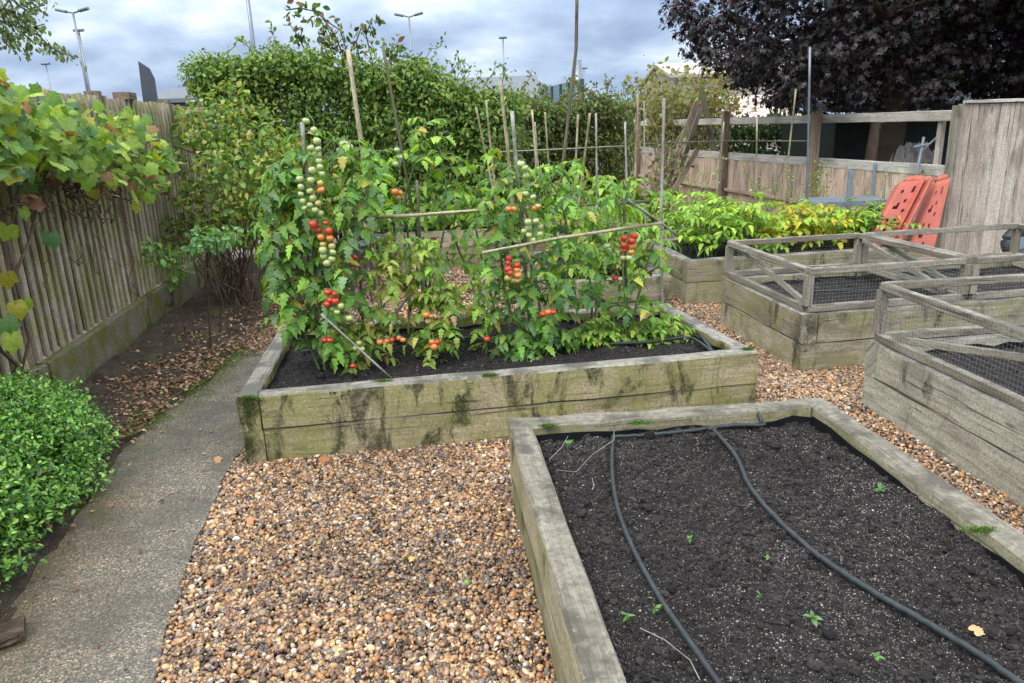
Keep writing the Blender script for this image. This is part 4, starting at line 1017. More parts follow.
netframe('right netting frame on the middle bed, running out of the photo', [mid_a+p4*.03, I4[1], I4[2], mid_b+p4*.03], .402, fh, [(3, .1, .9)])
I3 = inset(B3, .035); fh3 = pxz(893, 282, I3[3][1])
netframe('weathered netting frame on the right hand bed with a long diagonal brace', [I3[3]+(I3[0]-I3[3])*.62, I3[2]+(I3[1]-I3[2])*.62, I3[2], I3[3]], .402, fh3, [(3, .04, .75) if False else (3, .9, .1)])

# ------------------------------------------------------------------ hoses
def hose(label, pts, r, z, name='drip_hose'):
    P = [at(x, y, z) for x, y in pts]; out = []
    for i in range(len(P)-1):
        p0 = P[max(i-1, 0)]; p1 = P[i]; p2 = P[i+1]; p3 = P[min(i+2, len(P)-1)]
        for t in np.linspace(0, 1, 8, endpoint=False):
            out.append(.5*((2*p1)+(-p0+p2)*t+(2*p0-5*p1+4*p2-p3)*t*t+(-p0+3*p1-3*p2+p3)*t**3)+np.array([0, 0, random.uniform(-.001, .002)]))
    out.append(P[-1]); o = MB().tube(out, r, 8).build(name, M['rubber'], None, True); tag(o, label, 'hose', 'black watering hoses'); return o
zs = .314
hose('black feeder hose along the back edge of the nearest bed', [(612, 437), (650, 435), (690, 431), (728, 426), (762, 425), (762, 424)], .0085, zs)
hose('left black soaker hose running down the nearest bed', [(613, 436), (612, 470), (618, 510), (636, 555), (663, 603), (692, 645), (718, 683), (735, 706)], .009, zs)
hose('right black soaker hose curving across the nearest bed to the corner', [(712, 429), (735, 455), (750, 487), (778, 520), (820, 557), (870, 590), (930, 625), (975, 652), (1015, 680), (1050, 702)], .010, zs)
o = MB().tube([at(712, 429, zs)-[.02, 0, 0], at(712, 429, zs)+[.02, 0, 0]], .014, 8).build('hose_joint', M['rubber'], None, True); tag(o, 'black tee joint where the right hose meets the back hose', 'hose joint')
a = at(762, 425, zs); o = MB().tube([a, a+np.array([.0, .02, .02]), a+np.array([-.01, .06, .05])], .009, 8)
o = o.build('hose_joint', M['rubber'], None, True); tag(o, 'black upturned end of the back hose in the nearest bed', 'hose joint')
hose('black hose lying in the right corner of the tomato bed', [(610, 344), (650, 342), (690, 338), (712, 352), (700, 335), (690, 322)], .010, .335)
hose('thin black hose in the soil of the tomato bed', [(300, 352), (400, 340), (470, 338), (520, 350), (570, 346)], .007, .325)
hose('thin black hose in the bed under the long netting frames', [(770, 292), (830, 291), (900, 290), (960, 291), (1020, 292)], .006, .355)

# seedlings, twigs and a fallen leaf on the nearest bed
for k, (x, y, s, lab) in enumerate([(628, 621, .03, 'small green seedling left of the left hose'), (760, 598, .02, 'tiny seedling low in the nearest bed'), (570, 447, .03, 'pale blue green seedling by the back left corner of the nearest bed'), (880, 493, .03, 'small grassy seedling right of the right hose'), (812, 622, .03, 'thin reddish seedling between the hoses near the bottom'), (690, 541, .02, 'tiny seedling beside the middle of the left hose'), (683, 424, .025, 'little green seedling against the back board of the nearest bed'), (876, 660, .022, 'green sprout under the right hose near the bottom'), (768, 560, .02, 'tiny sprout near the middle of the nearest bed'), (655, 612, .022, 'pale bluish sprout beside the left hose')]):
    p = at(x, y, .31); n_ = 7; c_ = empty('seedling', p, lab, 'seedling', 'seedlings in the nearest bed')
    MB().tube([p-[0, 0, .01], p+[0, 0, s*.6]], .0012, 4).build('stem', M['stem'], c_)
    scatter('leaves', M['leaf'], c_, T_SMALL, np.repeat([p+[0, 0, s*.5]], n_, 0), unitrand(n_)+np.array([0, 0, .4]), unitrand(n_)*.3+np.array([0, 0, 1]), rng.uniform(s*.6, s, n_), pick([(.12, .27, .07), (.18, .32, .12)], n_))
for pts, lab in (([(556, 470), (576, 472), (592, 455), (614, 440), (614, 428)], 'pale curling twig near the top of the left hose'), ([(549, 460), (562, 447), (568, 436)], 'short pale twig in the back left corner of the nearest bed'), ([(640, 628), (665, 640), (690, 660), (700, 680)], 'thin pale straw lying left of the left hose'), ([(592, 478), (594, 486), (592, 490)], 'tiny straw scrap on the compost')):
    o = MB().tube([at(x, y, .325+.004*random.random()) for x, y in pts], .0014, 5).build('twig', M['cane_grey'], None, True); tag(o, lab, 'twig', 'twigs on the nearest bed')
p = at(972, 632, .325); o = scatter('fallen_leaf', M['dry_leaf'], None, T_VINE[:1], np.array([p]), np.array([[.9, .4, .1]]), np.array([[.1, -.2, 1.]]), np.array([.045]), np.array([[.62, .36, .18]])); tag(o, 'tan fallen leaf on the compost at the lower right', 'leaf')
for x, y, s, cc, lab in ((213, 416+45, .05, (.45, .25, .12), 'orange brown leaf on the gravel by the path edge'), (245, 522, .045, (.50, .24, .12), 'pinkish brown leaf lying on the gravel'), (318, 462, .07, (.33, .15, .06), 'curled brown leaf against the foot of the tomato bed'), (408, 560, .03, (.5, .4, .12), 'small yellow leaf in the middle of the gravel')):
    o = scatter('fallen_leaf', M['dry_leaf'], None, T_VINE[1:2], np.array([at(x, y, .03)]), np.array([[.9, .4, .3]]), np.array([[.1, -.5, 1.]]), np.array([s]), np.array([cc])); tag(o, lab, 'leaf')
nl = 260; P = np.c_[rng.uniform(-1.5, 2.6, nl), rng.uniform(1.8, 7.5, nl)]; P = P[free(P)]; nl = len(P)
o = scatter('scattered_leaves', M['dry_leaf'], None, T_OVAL+T_VINE[:1], np.c_[P, rng.uniform(.018, .03, nl)], unitrand(nl)*[1, 1, .3], unitrand(nl)*.4+[0, 0, 1], rng.uniform(.012, .034, nl), pick(BROWN+[(.05, .035, .025), (.45, .32, .14), (.5, .36, .22)], nl, .25)); tag(o, 'small dead leaves and bits scattered over the gravel', 'leaf litter', kind='stuff')
p = at(0, 640, .03); rk = MB().plank(p+[-.12, -.08, .015], p+[.07, .03, .025], .10, .02, ch=.009, seg=5, wob=.005).build('bark_piece', M['bark']); tag(rk, 'curved brown piece of bark on the path at the lower left corner', 'bark')
p = at(467, 583, .02)
o = trimesh('green_tomato', cs*.014+p, ct, M['leaf_gloss'], None, np.tile([[.25, .36, .10]], (26, 1))); tag(o, 'small green tomato fallen on the gravel', 'tomato')
fdir = nrm(np.r_[B1[1]-B1[0], 0]); fo = np.array([fdir[1], -fdir[0], 0])
for x0, x1, y0, y1, lab in ((240, 262, 398, 462, 'dark green moss coating the left front corner of the tomato bed'), (326, 344, 392, 450, 'damp moss streak on the front of the tomato bed left of centre'), (452, 470, 380, 425, 'damp moss streak on the front of the tomato bed near the middle')):
    n_ = 2600; X = rng.normal((x0+x1)/2, (x1-x0)/3.4, n_).clip(239.5, 760); Y = y0+(y1-y0)*rng.random(n_)**1.4; P = []
    for x, y in zip(X, Y):
        d = ray(x, y); p0 = np.r_[B1[0], 0]+fo*.007; P.append(EYE+d*(((p0-EYE)@fo)/(d@fo)))
    P = np.array(P); k = (fbm(P[:, 0]*16, P[:, 2]*9, 12, 4) > -.03) & (P[:, 2] < h1-.004) & (P[:, 2] > .01); P = P[k]; n_ = len(P)
    o = scatter('moss_patch', M['leaf'], None, T_SMALL, P, unitrand(n_)+fo*.4, unitrand(n_)*.6+fo, rng.uniform(.003, .007, n_), pick([(.035, .05, .015), (.06, .085, .02), (.09, .13, .025)], n_)); tag(o, lab, 'moss', 'moss patches on the front of the tomato bed', kind='stuff')
# moss cushions
for (x, y, z, s, lab) in ((548, 426, .372, .03, 'bright green moss cushion in the corner of the nearest bed'), (640, 423, .372, .04, 'moss cushion under the back board of the nearest bed'), (980, 530, .372, .04, 'moss patch on the inner edge of the right board of the nearest bed'), (490, 375, .372, .035, 'moss tuft on the front edge of the tomato bed'), (383, 381, .372, .04, 'dark moss tuft on the front edge of the tomato bed left of centre'), (250, 397, .372, .03, 'moss tuft on the left front corner of the tomato bed'), (748, 349, .372, .025, 'moss tuft on the right front corner of the tomato bed')):
    p = at(x, y, z); n_ = 420; d = unitrand(n_); P = p+d*np.array([s*1.5, s*.35, s*.28])*rng.uniform(.3, 1, (n_, 1))
    o = scatter('moss_tuft', M['leaf'], None, T_SMALL, P, unitrand(n_)+np.array([0, 0, .8]), unitrand(n_), rng.uniform(.004, .009, n_), pick([(.09, .20, .02), (.14, .27, .03), (.06, .12, .02)], n_)); tag(o, lab, 'moss', 'moss tufts on the timber beds')

# ------------------------------------------------------------------ tomato plants
def sphere(name, mat, r=1.):
    V = []; Fc = []; a, b = 12, 7
    for j in range(1, b):
        ph = math.pi*j/b
        for i in range(a):
            th = 2*math.pi*i/a; lob = 1+.02*math.cos(5*th); V.append((math.sin(ph)*math.cos(th)*lob, math.sin(ph)*math.sin(th)*lob, .9*math.cos(ph)-(.1 if j == 1 else 0)))
    V += [(0, 0, .74), (0, 0, -.9)]; t, u = len(V)-2, len(V)-1
    for j in range(b-2):
        for i in range(a): k = (i+1) % a; Fc.append((j*a+i, (j+1)*a+i, (j+1)*a+k, j*a+k))
    for i in range(a): k = (i+1) % a; Fc += [(t, i, k), (u, (b-2)*a+k, (b-2)*a+i)]
    me = bpy.data.meshes.new(name); me.from_pydata([[c*r for c in v] for v in V], [], Fc); me.polygons.foreach_set('use_smooth', [True]*len(Fc)); me.materials.append(mat); return me
def tommat(name, c, c2):
    m, nt = newmat(name); n = N(nt); tcx = n.n('TexCoord').outputs['Object']; f = n.noise(tcx, 1.2, 2, .5); oi = n.n('ObjectInfo').outputs['Random']
    col = n.mix(n.ramp(f, [(.35, 0), (.65, 1)]), c, c2); col = n.mix(n.math('MULTIPLY', oi, .35), col, [x*.6 for x in c]); p_ = n.out(col, .28, None, .5); p_.inputs['Subsurface Weight'].default_value = .08; p_.inputs['Subsurface Radius'].default_value = (.01, .005, .002); return m
TM = {'r': sphere('tomato', tommat('red_tomato', (.50, .03, .018), (.56, .075, .03))), 'o': sphere('tomato', tommat('orange_tomato', (.68, .17, .04), (.66, .28, .07))), 'y': sphere('tomato', tommat('turning_tomato', (.62, .38, .12), (.48, .45, .13))), 'g': sphere('tomato', tommat('green_tomato_skin', (.34, .42, .15), (.46, .52, .22)))}

def stem_curve(pts, Y):
    P = [on(p[0], p[1], p[2] if len(p) > 2 else Y) for p in pts]; out = []
    for i in range(len(P)-1):
        p0 = P[max(i-1, 0)]; p1 = P[i]; p2 = P[i+1]; p3 = P[min(i+2, len(P)-1)]
        for t in np.linspace(0, 1, 5, endpoint=False): out.append(.5*((2*p1)+(-p0+p2)*t+(2*p0-5*p1+4*p2-p3)*t*t+(-p0+3*p1-3*p2+p3)*t**3))
    out.append(P[-1]); return out
def compound(lists, base, dirv, L, leaf, droop=1., npair=4):
    # one pinnate leaf; adds leaflets to lists, returns rachis points
    d = nrm(dirv); pts = []; p = np.array(base, float); v = d.copy(); ns = npair*2+2
    for k in range(ns+1):
        pts.append(p.copy()); p = p+v*L/ns; v = nrm(v+np.array([0, 0, -.11*droop])+rng.normal(0, .04, 3))
    side = nrm(np.cross(v*[1, 1, .01]+d, [0, 0, 1]))
    for k in range(2, ns, 2):
        t = k/ns; ax = nrm(pts[k+1]-pts[k]); upn = nrm(np.cross(side, ax)); 
        for sg in (-1, 1):
            dd = ax*.55+side*sg*.9+np.array([0, 0, -.12*droop])+rng.normal(0, .15, 3); lists[0].append(pts[k]); lists[1].append(dd); lists[2].append(upn*1.0+rng.normal(0, .28, 3)+np.array([0, 0, .2])); lists[3].append(leaf*random.uniform(.7, 1.15)*(.75+.5*math.sin(t*3)))
    lists[0].append(pts[-1]); lists[1].append(v+rng.normal(0, .1, 3)); lists[2].append(np.cross(side, v)+rng.normal(0, .2, 3)); lists[3].append(leaf*1.25)
    return pts
def tomato_plant(label, stems_px, Y, nleaf, cols, leafL=.26, leaflet=.075, trusses=(), group='tomato plants in the timber bed', name='tomato_plant', cat='tomato plant', tstart=.17, droop=1., dirb=None):
    cur = [stem_curve(s, Y) for s in stems_px]; b = cur[0][0]
    root = empty(name, (b[0], b[1], .3), label, cat, group); mb = MB(); lists = [[], [], [], []]; rach = mb
    for c_ in cur:
        mb.tube(c_, list(np.linspace(.009, .004, len(c_))), 6)
        L = len(c_); nl = max(4, int(1.2*nleaf/len(cur)))
        for k in range(nl):
            t = tstart+(1-tstart)*(k+random.random()*.8)/nl; i = min(L-2, int(t*(L-1))); p = c_[i]+(c_[i+1]-c_[i])*random.random()
            th = k*2.4+random.uniform(-.5, .5); el_ = random.uniform(-.1, .75); d = np.array([math.cos(th)*math.cos(el_), math.sin(th)*math.cos(el_), math.sin(el_)])
            sz = leafL*random.uniform(.65, 1.15)*(1-.45*max(0, t-.75)/.25)
            r = compound(lists, p, d, sz*.80, .90*leaflet*(1-.3*max(0, t-.8)/.2), droop); rach.tube(r, .0022, 4, False)
    st = mb.build('stem', M['stem'], root, True)
    n_ = len(lists[0]); lc = pick(cols, n_, .2); od = rng.random(n_); lc[od < .05] = pick([(.42, .42, .08), (.36, .30, .08)], int((od < .05).sum())); lc[od > .98] = pick(BROWN, int((od > .98).sum()))
    scatter('leaves', M['leaf'], root, T_TOM, np.array(lists[0]), np.array(lists[1]), np.array(lists[2]), np.array(lists[3]), lc)
    for tr in trusses:
        Yt = tr[0]; pts = tr[1]; rr = tr[2] if len(tr) > 2 else .0215
        P = [on(x, y, Yt+random.uniform(-.02, .02)) for x, y, c_ in pts]; m = MB(); topi = int(np.argmax([p[2] for p in P]))
        lo = min(P, key=lambda p: p[2]); xm_ = np.mean([p[0] for p in P]); ym_ = np.mean([p[1] for p in P])
        spine = [P[topi]+[0, .03, .05], np.array([xm_, ym_+.01, P[topi][2]]), np.array([xm_, ym_+.01, (P[topi][2]+lo[2])/2]), np.array([xm_, ym_+.01, lo[2]+.015])]
        m.tube(spine, .0025, 5)
        for p in P: m.tube([np.array([xm_, ym_+.01, p[2]+.02]), p+[0, 0, rr*.8]], .0014, 4, False); m.poly([p+[0, 0, rr*.97]]+[p+[math.cos(q_*.6283)*rr*(.85 if q_ % 2 else .22), math.sin(q_*.6283)*rr*(.85 if q_ % 2 else .22), rr*(.72 if q_ % 2 else .95)] for q_ in range(10)], [(0, 1+q_, 1+(q_+1) % 10) for q_ in range(10)])
        tro = m.build('truss', M['stem'], root)
        for p, (x, y, c_) in zip(P, pts):
            o = bpy.data.objects.new('tomato', TM[c_]); C.objects.link(o); o.parent = tro; r_ = rr*random.uniform(.74, 1.08); o.scale = (r_, r_*random.uniform(.9, 1.05), r_*random.uniform(.9, 1.12))
            o.location = [float(v_) for v_ in (p-wloc(tro))]; o.rotation_euler = (random.uniform(-.4, .4), random.uniform(-.4, .4), random.uniform(0, 6))
    return root
TG = [(.11, .24, .045), (.14, .30, .05), (.19, .37, .06), (.24, .42, .065), (.08, .18, .055), (.15, .27, .11)]
TB = [(.21, .40, .055), (.27, .48, .065), (.33, .52, .075), (.16, .31, .05)]
TY = [(.24, .38, .07), (.30, .42, .09), (.38, .44, .10), (.16, .30, .06), (.44, .42, .10)]
tomato_plant('tallest tomato plant at the left end with long strings of green and red tomatoes', [[(328, 388), (320, 340), (312, 290), (306, 240), (300, 190), (304, 135)], [(326, 385), (300, 320), (285, 260), (280, 200), (285, 160)], [(330, 380), (340, 300), (345, 230), (352, 180), (350, 140)]], 4.0, 112, TG, .27, .080, [
    (3.84, [(306, 121, 'g'), (314, 130, 'g'), (317, 141, 'g'), (318, 149, 'g'), (318, 155, 'g'), (319, 161, 'g'), (320, 167, 'g'), (311, 148, 'g'), (322, 174, 'g')], .019),
    (3.80, [(300, 179, 'g'), (301, 187, 'g'), (301, 194, 'g'), (303, 201, 'g'), (312, 170, 'g'), (311, 180, 'g'), (310, 191, 'g'), (313, 198, 'g'), (310, 205, 'g'), (315, 210, 'g'), (320, 213, 'g'), (318, 203, 'y'), (305, 208, 'g'), (321, 190, 'o'), (320, 183, 'y')], .021),
    (3.80, [(313, 224, 'r'), (318, 230, 'r'), (321, 237, 'o'), (326, 223, 'r'), (329, 231, 'r'), (330, 238, 'o'), (323, 244, 'y'), (332, 246, 'y'), (323, 250, 'g'), (333, 252, 'g'), (324, 256, 'g'), (332, 259, 'g'), (327, 263, 'g')], .0225),
    (3.78, [(328, 292, 'r'), (335, 294, 'r'), (330, 300, 'r'), (327, 304, 'r'), (332, 309, 'g'), (341, 306, 'g'), (337, 312, 'g'), (335, 301, 'r'), (349, 318, 'g')], .0215),
    (3.80, [(325, 340, 'r'), (330, 340, 'r')], .023), (3.8, [(353, 366, 'r')], .02),
    (4.3, [(350, 251, 'r'), (354, 258, 'r'), (349, 259, 'r'), (353, 264, 'o'), (350, 244, 'o')], .024), (4.6, [(344, 144, 'g'), (341, 151, 'g'), (349, 148, 'g')], .03)])
tomato_plant('spindly yellowing tomato plant left of centre with orange fruit near the soil', [[(372, 383), (375, 340), (385, 300), (390, 260), (385, 235)], [(360, 385), (352, 345), (345, 325)]], 4.05, 58, TY, .18, .060, [(3.85, [(380, 342, 'o'), (387, 341, 'o'), (392, 340, 'r'), (399, 338, 'o'), (403, 340, 'o')], .019), (3.85, [(359, 343, 'y'), (362, 349, 'g'), (356, 348, 'g')], .02)])
tomato_plant('thin pale tomato plant on a dark cane with three orange tomatoes', [[(430, 376), (428, 330), (422, 290), (425, 260), (430, 240)], [(430, 375), (445, 320), (440, 285)]], 4.1, 50, TY+TB, .18, .060, [(3.95, [(426, 315, 'o'), (431, 316, 'o'), (428, 321, 'y')], .02), (3.95, [(432, 342, 'o'), (437, 342, 'r'), (434, 347, 'o')], .021), (4.6, [(456, 289, 'r'), (453, 292, 'r')], .02)])
tomato_plant('bare legged tomato plant with a single red fruit in the middle of the bed', [[(487, 368), (485, 330), (478, 300), (470, 280)]], 4.2, 12, TY+TB, .18, .06, [(4.1, [(487, 339, 'r')], .022)])
tomato_plant('tall tomato plant behind the left pair, reaching above the crossbar', [[(408, 345), (410, 260), (405, 200), (420, 150), (425, 118)], [(400, 345), (385, 240), (375, 180), (380, 150)], [(410, 340), (440, 250), (446, 190), (440, 150)]], 4.7, 46, TG+TB, .27, .08, [(4.55, [(395, 192, 'o'), (400, 193, 'o'), (398, 197, 'y')], .024), (4.5, [(397, 150, 'g'), (400, 157, 'g'), (396, 164, 'g')], .022)])
tomato_plant('bushiest dark green tomato plant near the middle with clusters at several heights', [[(545, 368), (540, 310), (530, 260), (520, 210), (515, 165)], [(540, 366), (560, 300), (570, 250), (560, 200), (545, 175)], [(548, 366), (510, 310), (500, 250), (490, 200)], [(544, 368), (530, 345), (515, 338)]], 4.2, 104, TG, .27, .076, [
    (3.96, [(509, 258, 'r'), (508, 263, 'r'), (508, 269, 'r'), (510, 273, 'r'), (517, 265, 'r'), (517, 270, 'o'), (518, 275, 'o'), (508, 278, 'y'), (513, 280, 'y'), (517, 280, 'y')], .0205),
    (3.95, [(543, 314, 'r'), (548, 312, 'o'), (553, 312, 'r')], .023), (4.0, [(509, 209, 'o'), (514, 209, 'o'), (535, 208, 'o'), (538, 206, 'y')], .02),
    (3.98, [(528, 222, 'g'), (529, 228, 'g'), (529, 235, 'g'), (533, 240, 'g'), (540, 227, 'g'), (540, 234, 'g'), (536, 221, 'g'), (524, 231, 'g'), (537, 243, 'g')], .021),
    (4.0, [(521, 164, 'g'), (525, 168, 'g'), (526, 176, 'g'), (533, 197, 'g'), (525, 194, 'g')], .023)])
tomato_plant('leafy tomato plant behind the bushiest one, bright green top', [[(500, 330), (480, 250), (475, 200), (490, 150)], [(505, 330), (530, 220), (560, 170), (580, 160)], [(500, 325), (455, 240), (465, 190)]], 4.9, 30, TB+TG[2:4], .25, .07, [(4.7, [(486, 300, 'g'), (489, 305, 'g')], .022)])
tomato_plant('tomato plant on a dark cane at the right with a double string of red fruit', [[(625, 360), (626, 310), (622, 260), (620, 210), (610, 180)], [(628, 340), (645, 270), (655, 240)]], 4.3, 28, TG+TB, .22, .066, [
    (4.1, [(634, 236, 'r'), (632, 241, 'r'), (632, 246, 'o'), (631, 252, 'o'), (624, 238, 'r'), (624, 245, 'r'), (624, 250, 'r'), (623, 258, 'g'), (629, 258, 'g')], .022), (4.2, [(607, 246, 'g'), (608, 251, 'g'), (603, 249, 'g')], .021), (4.3, [(615, 278, 'r'), (616, 282, 'r')], .022)])
tomato_plant('slim tomato plant with dull green leaves right of the bushiest one', [[(590, 350), (592, 300), (588, 250), (600, 200)]], 4.6, 20, TG, .24, .072)
tomato_plant('low bright green bushy plant nearest the right end of the tomato bed', [[(658, 352), (655, 335), (652, 312)], [(658, 352), (672, 335), (672, 318)], [(656, 352), (640, 338), (636, 322)]], 4.35, 46, TB, .17, .052, group='low bushy plants in the tomato bed', name='young_tomato_plant', tstart=.1, droop=.7)
tomato_plant('low bushy plant with some yellow stems left of the other low one', [[(598, 358), (596, 340), (600, 318)], [(598, 358), (582, 342), (580, 325)], [(600, 358), (614, 342), (612, 328)]], 4.3, 44, TB+TY[:2], .17, .052, group='low bushy plants in the tomato bed', name='young_tomato_plant', tstart=.1, droop=.7)

# beans and leafy plants in the back beds
tomato_plant('leafy plant filling the small bed behind the tomatoes', [[(590, 285), (585, 240), (590, 205)], [(610, 285), (615, 240), (625, 205)], [(630, 285), (640, 245), (650, 225)], [(575, 285), (560, 235), (565, 205)]], 6.3, 70, TB+TG[2:4]+TY[:1], .28, .085, group='leafy plants in the back beds', name='bean_plant', cat='plant')
tomato_plant('pale green bean plants among the far canes', [[(565, 230), (560, 200), (570, 175)], [(600, 230), (605, 200), (600, 175)], [(635, 230), (640, 205), (630, 178)], [(660, 230), (655, 205), (668, 190)]], 8.7, 90, TB+TY[:2], .32, .10, group='leafy plants in the back beds', name='bean_plant', cat='plant')
tomato_plant('green plants in the far bed under the tall hedge', [[(380, 235), (375, 205), (372, 190)], [(410, 235), (415, 205), (418, 190)], [(450, 235), (455, 200), (460, 185)], [(490, 235), (495, 200), (490, 180)]], 9.1, 70, TG, .32, .10, group='leafy plants in the back beds', name='bean_plant', cat='plant')

# ------------------------------------------------------------------ potato plants in the right back bed
po = inset(B5, .16); k = 0
cols_sets = [TB+[(.22, .42, .06), (.26, .45, .07)], YEL+TB[:2]+TY, TB+YEL[:1]]
for r_ in range(2):
    for c_ in range(6):
        s = (c_+.5)/6; t = (r_+.4)/2; p = (po[0]*(1-s)+po[1]*s)*(1-t)+(po[3]*(1-s)+po[2]*s)*t
        name_pos = ['at the left end', 'second from the left', 'third from the left', 'fourth from the left', 'fifth from the left', 'at the right end'][c_]
        if c_ in (0, 1): cols = TB+[(.38, .60, .07), (.44, .64, .09)]; w_ = 'bright green'; hgt = .60
        elif c_ in (2, 3, 4): cols = YEL+TB+[(.34, .54, .07)]+(YEL if c_ == 3 else []); w_ = 'yellowing'; hgt = .46
        else: cols = TB+TY[:2]+[(.10, .24, .06)]; w_ = 'mid green'; hgt = .40
        if c_ == 5: hgt = .42
        root = empty('potato_plant', (p[0], p[1], .33), '%s potato plant %s of the %s row in its bed' % (w_, name_pos, ('front', 'back')[r_]), 'potato plant', 'potato plants in the right back bed')
        lists = [[], [], [], []]; rach = MB(); mb = MB()
        for q in range(11):
            th = q*2.4; a = np.array([p[0]+random.uniform(-.08, .08), p[1]+random.uniform(-.08, .08), .32]); b = a+np.array([math.cos(th)*.24*random.uniform(.3, 1), math.sin(th)*.24*random.uniform(.3, 1), hgt*random.uniform(.55, .95)])
            cv = curve(a, b, -.03, 5, .01); mb.tube(cv, .004, 5)
            for i in (2, 3, 4, 5):
                th2 = random.uniform(0, 6.28); d = np.array([math.cos(th2), math.sin(th2), random.uniform(0, .7)]); rr = compound(lists, cv[i], d, .19*random.uniform(.7, 1.2), .062, .8, 3); rach.tube(rr, .002, 4, False)
        mb.build('stems', M['stem'], root); rach.build('leaf_stalks', M['stem'], root); n_ = len(lists[0])
        scatter('leaves', M['leaf'], root, T_OVAL[:1]+T_TOM[:3], np.array(lists[0]), np.array(lists[1]), np.array(lists[2])+np.array([0, 0, .5]), np.array(lists[3])*1.1, pick(cols, n_, .15))
# wispy flowering weeds by the right fence
for px, py, Y, lab in ((812, 205, 8.9, 'wispy white flowered weed at the foot of the fence post'), (765, 215, 9.4, 'wispy tall weed between the posts of the right fence'), (700, 215, 10.2, 'straggly yellow green weed by the leaning boards'), (885, 215, 7.9, 'pale tall weed beside the metal table')):
    b = on(px, py, Y); root = empty('weed', (b[0], b[1], 0), lab, 'weed', 'weeds by the right fence'); mb = MB(); P = []
    for _ in range(12):
        c_ = curve((b[0]+random.uniform(-.1, .1), b[1], 0), (b[0]+random.uniform(-.28, .28), b[1]+random.uniform(-.2, .2), random.uniform(.6, 1.15)), -.04, 7, .02); mb.tube(c_, .003, 4); P += c_[2:]
    mb.build('stems', M['stem'], root); P = np.repeat(np.array(P), 4, 0); P = P+rng.normal(0, .035, P.shape)
    scatter('leaves', M['leaf'], root, T_SMALL, P, unitrand(len(P)), unitrand(len(P))+np.array([0, 0, .6]), rng.uniform(.02, .05, len(P)), pick(TB+[(.3, .36, .2), (.5, .5, .36)], len(P)))

# dry brown stems heap behind (at the far end of right fence)
b = on(655, 195, 11.2); root = empty('dry_bean_stems', (b[0], b[1], 0), 'tangle of dry brown stems beside the leaning boards', 'dry plant'); mb = MB(); P = []
for _ in range(40):
    e_ = on(random.uniform(640, 690), random.uniform(128, 190), random.uniform(10.8, 11.5)); c_ = curve((b[0]+random.uniform(-.3, .3), b[1], 0), e_, -.08, 7, .05); mb.tube(c_, .006, 4); P += c_[3:]
mb.build('stems', M['cane'], root); P = np.array(P)+rng.normal(0, .08, (len(P), 3))
scatter('leaves', M['dry_leaf'], root, T_OVAL, P, unitrand(len(P)), unitrand(len(P)), rng.uniform(.06, .11, len(P)), pick([(.22, .26, .08), (.25, .16, .09), (.16, .22, .07)], len(P)))

# ------------------------------------------------------------------ canes
def cane(pts, r, mat, label, ground=True, group='garden canes'):
    P = [on(*p) for p in pts]
    if ground and P[-1][2] > .3:
        d = P[-1]-P[-2]; t = (P[-1][2]-.28)/max(.05, -d[2]) if d[2] < 0 else 0; P.append(P[-1]+d*t)
    out = []
    for i in range(len(P)-1):
        for t in np.linspace(0, 1, 5, endpoint=False): out.append(P[i]+(P[i+1]-P[i])*t)
    out.append(P[-1]); rr = [r*(1.12 if k % 4 == 0 else 1) for k in range(len(out))]
    o = MB().tube(out, rr, 7).build('garden_cane', M[mat], None, True); return tag(o, label, 'cane', group)
cane([(302, 122, 3.98), (312, 240, 4.0), (327, 380, 4.02)], .010, 'cane_grey', 'grey cane holding up the tallest tomato plant at the left')
cane([(348, 50, 5.0), (362, 148, 4.9), (374, 250, 4.85)], .014, 'cane', 'thick pale cane leaning above the tomatoes, left of the dark one')
cane([(383, 47, 4.75), (400, 140, 4.75), (416, 230, 4.75)], .009, 'cane_dark', 'thin dark cane leaning above the tomatoes')
cane([(356, 192, 4.35), (362, 310, 4.35)], .009, 'cane_dark', 'dark upright cane where the left crossbar ends')
cane([(417, 180, 4.45), (421, 260, 4.4), (429, 372, 4.15)], .008, 'cane_dark', 'dark upright cane beside the thin pale tomato plant')
cane([(476, 107, 6.2), (488, 165, 6.2)], .008, 'cane', 'short leaning cane left of the middle group')
cane([(486, 100, 6.6), (494, 180, 6.6)], .009, 'cane', 'thin cane second from the left of the middle group')
cane([(500, 81, 5.8), (508, 150, 5.8), (512, 200, 5.8)], .013, 'cane', 'thick pale cane above the bushiest tomato plant')
cane([(512, 111, 4.35), (519, 202, 4.35), (528, 300, 4.3)], .0105, 'cane_grey', 'straight grey cane through the bushiest tomato plant')
cane([(545, 112, 8.6), (549, 170, 8.6)], .010, 'cane', 'far upright cane under the end of the green mesh fence')
cane([(577, -5, 6.6), (576, 50, 6.6), (568, 120, 6.6), (560, 190, 6.6)], .014, 'cane_dark', 'tallest bowed cane rising to the top edge of the photo')
cane([(578, 114, 7.8), (575, 180, 7.8)], .011, 'cane', 'upright cane right of the tallest bowed cane')
cane([(590, 113, 7.9), (582, 178, 7.9)], .012, 'cane', 'cane leaning left in the pair behind the bean plants')
cane([(596, 113, 6.9), (597, 208, 6.9)], .009, 'cane_grey', 'straight grey cane between the leaning pair and the far fence')
cane([(535, 122, 9.2), (537, 150, 9.2)], .009, 'cane', 'small far cane left of the bowed one')
cane([(625, 122, 8.8), (627, 190, 8.8)], .012, 'cane_grey', 'grey cane in front of the far fence corner')
cane([(638, 94, 9.2), (635, 190, 9.2)], .016, 'cane', 'thick pale cane by the first post of the rail fence')
cane([(644, 101, 8.2), (645, 200, 8.2)], .008, 'cane_grey', 'thin grey cane just right of the thick pale one')
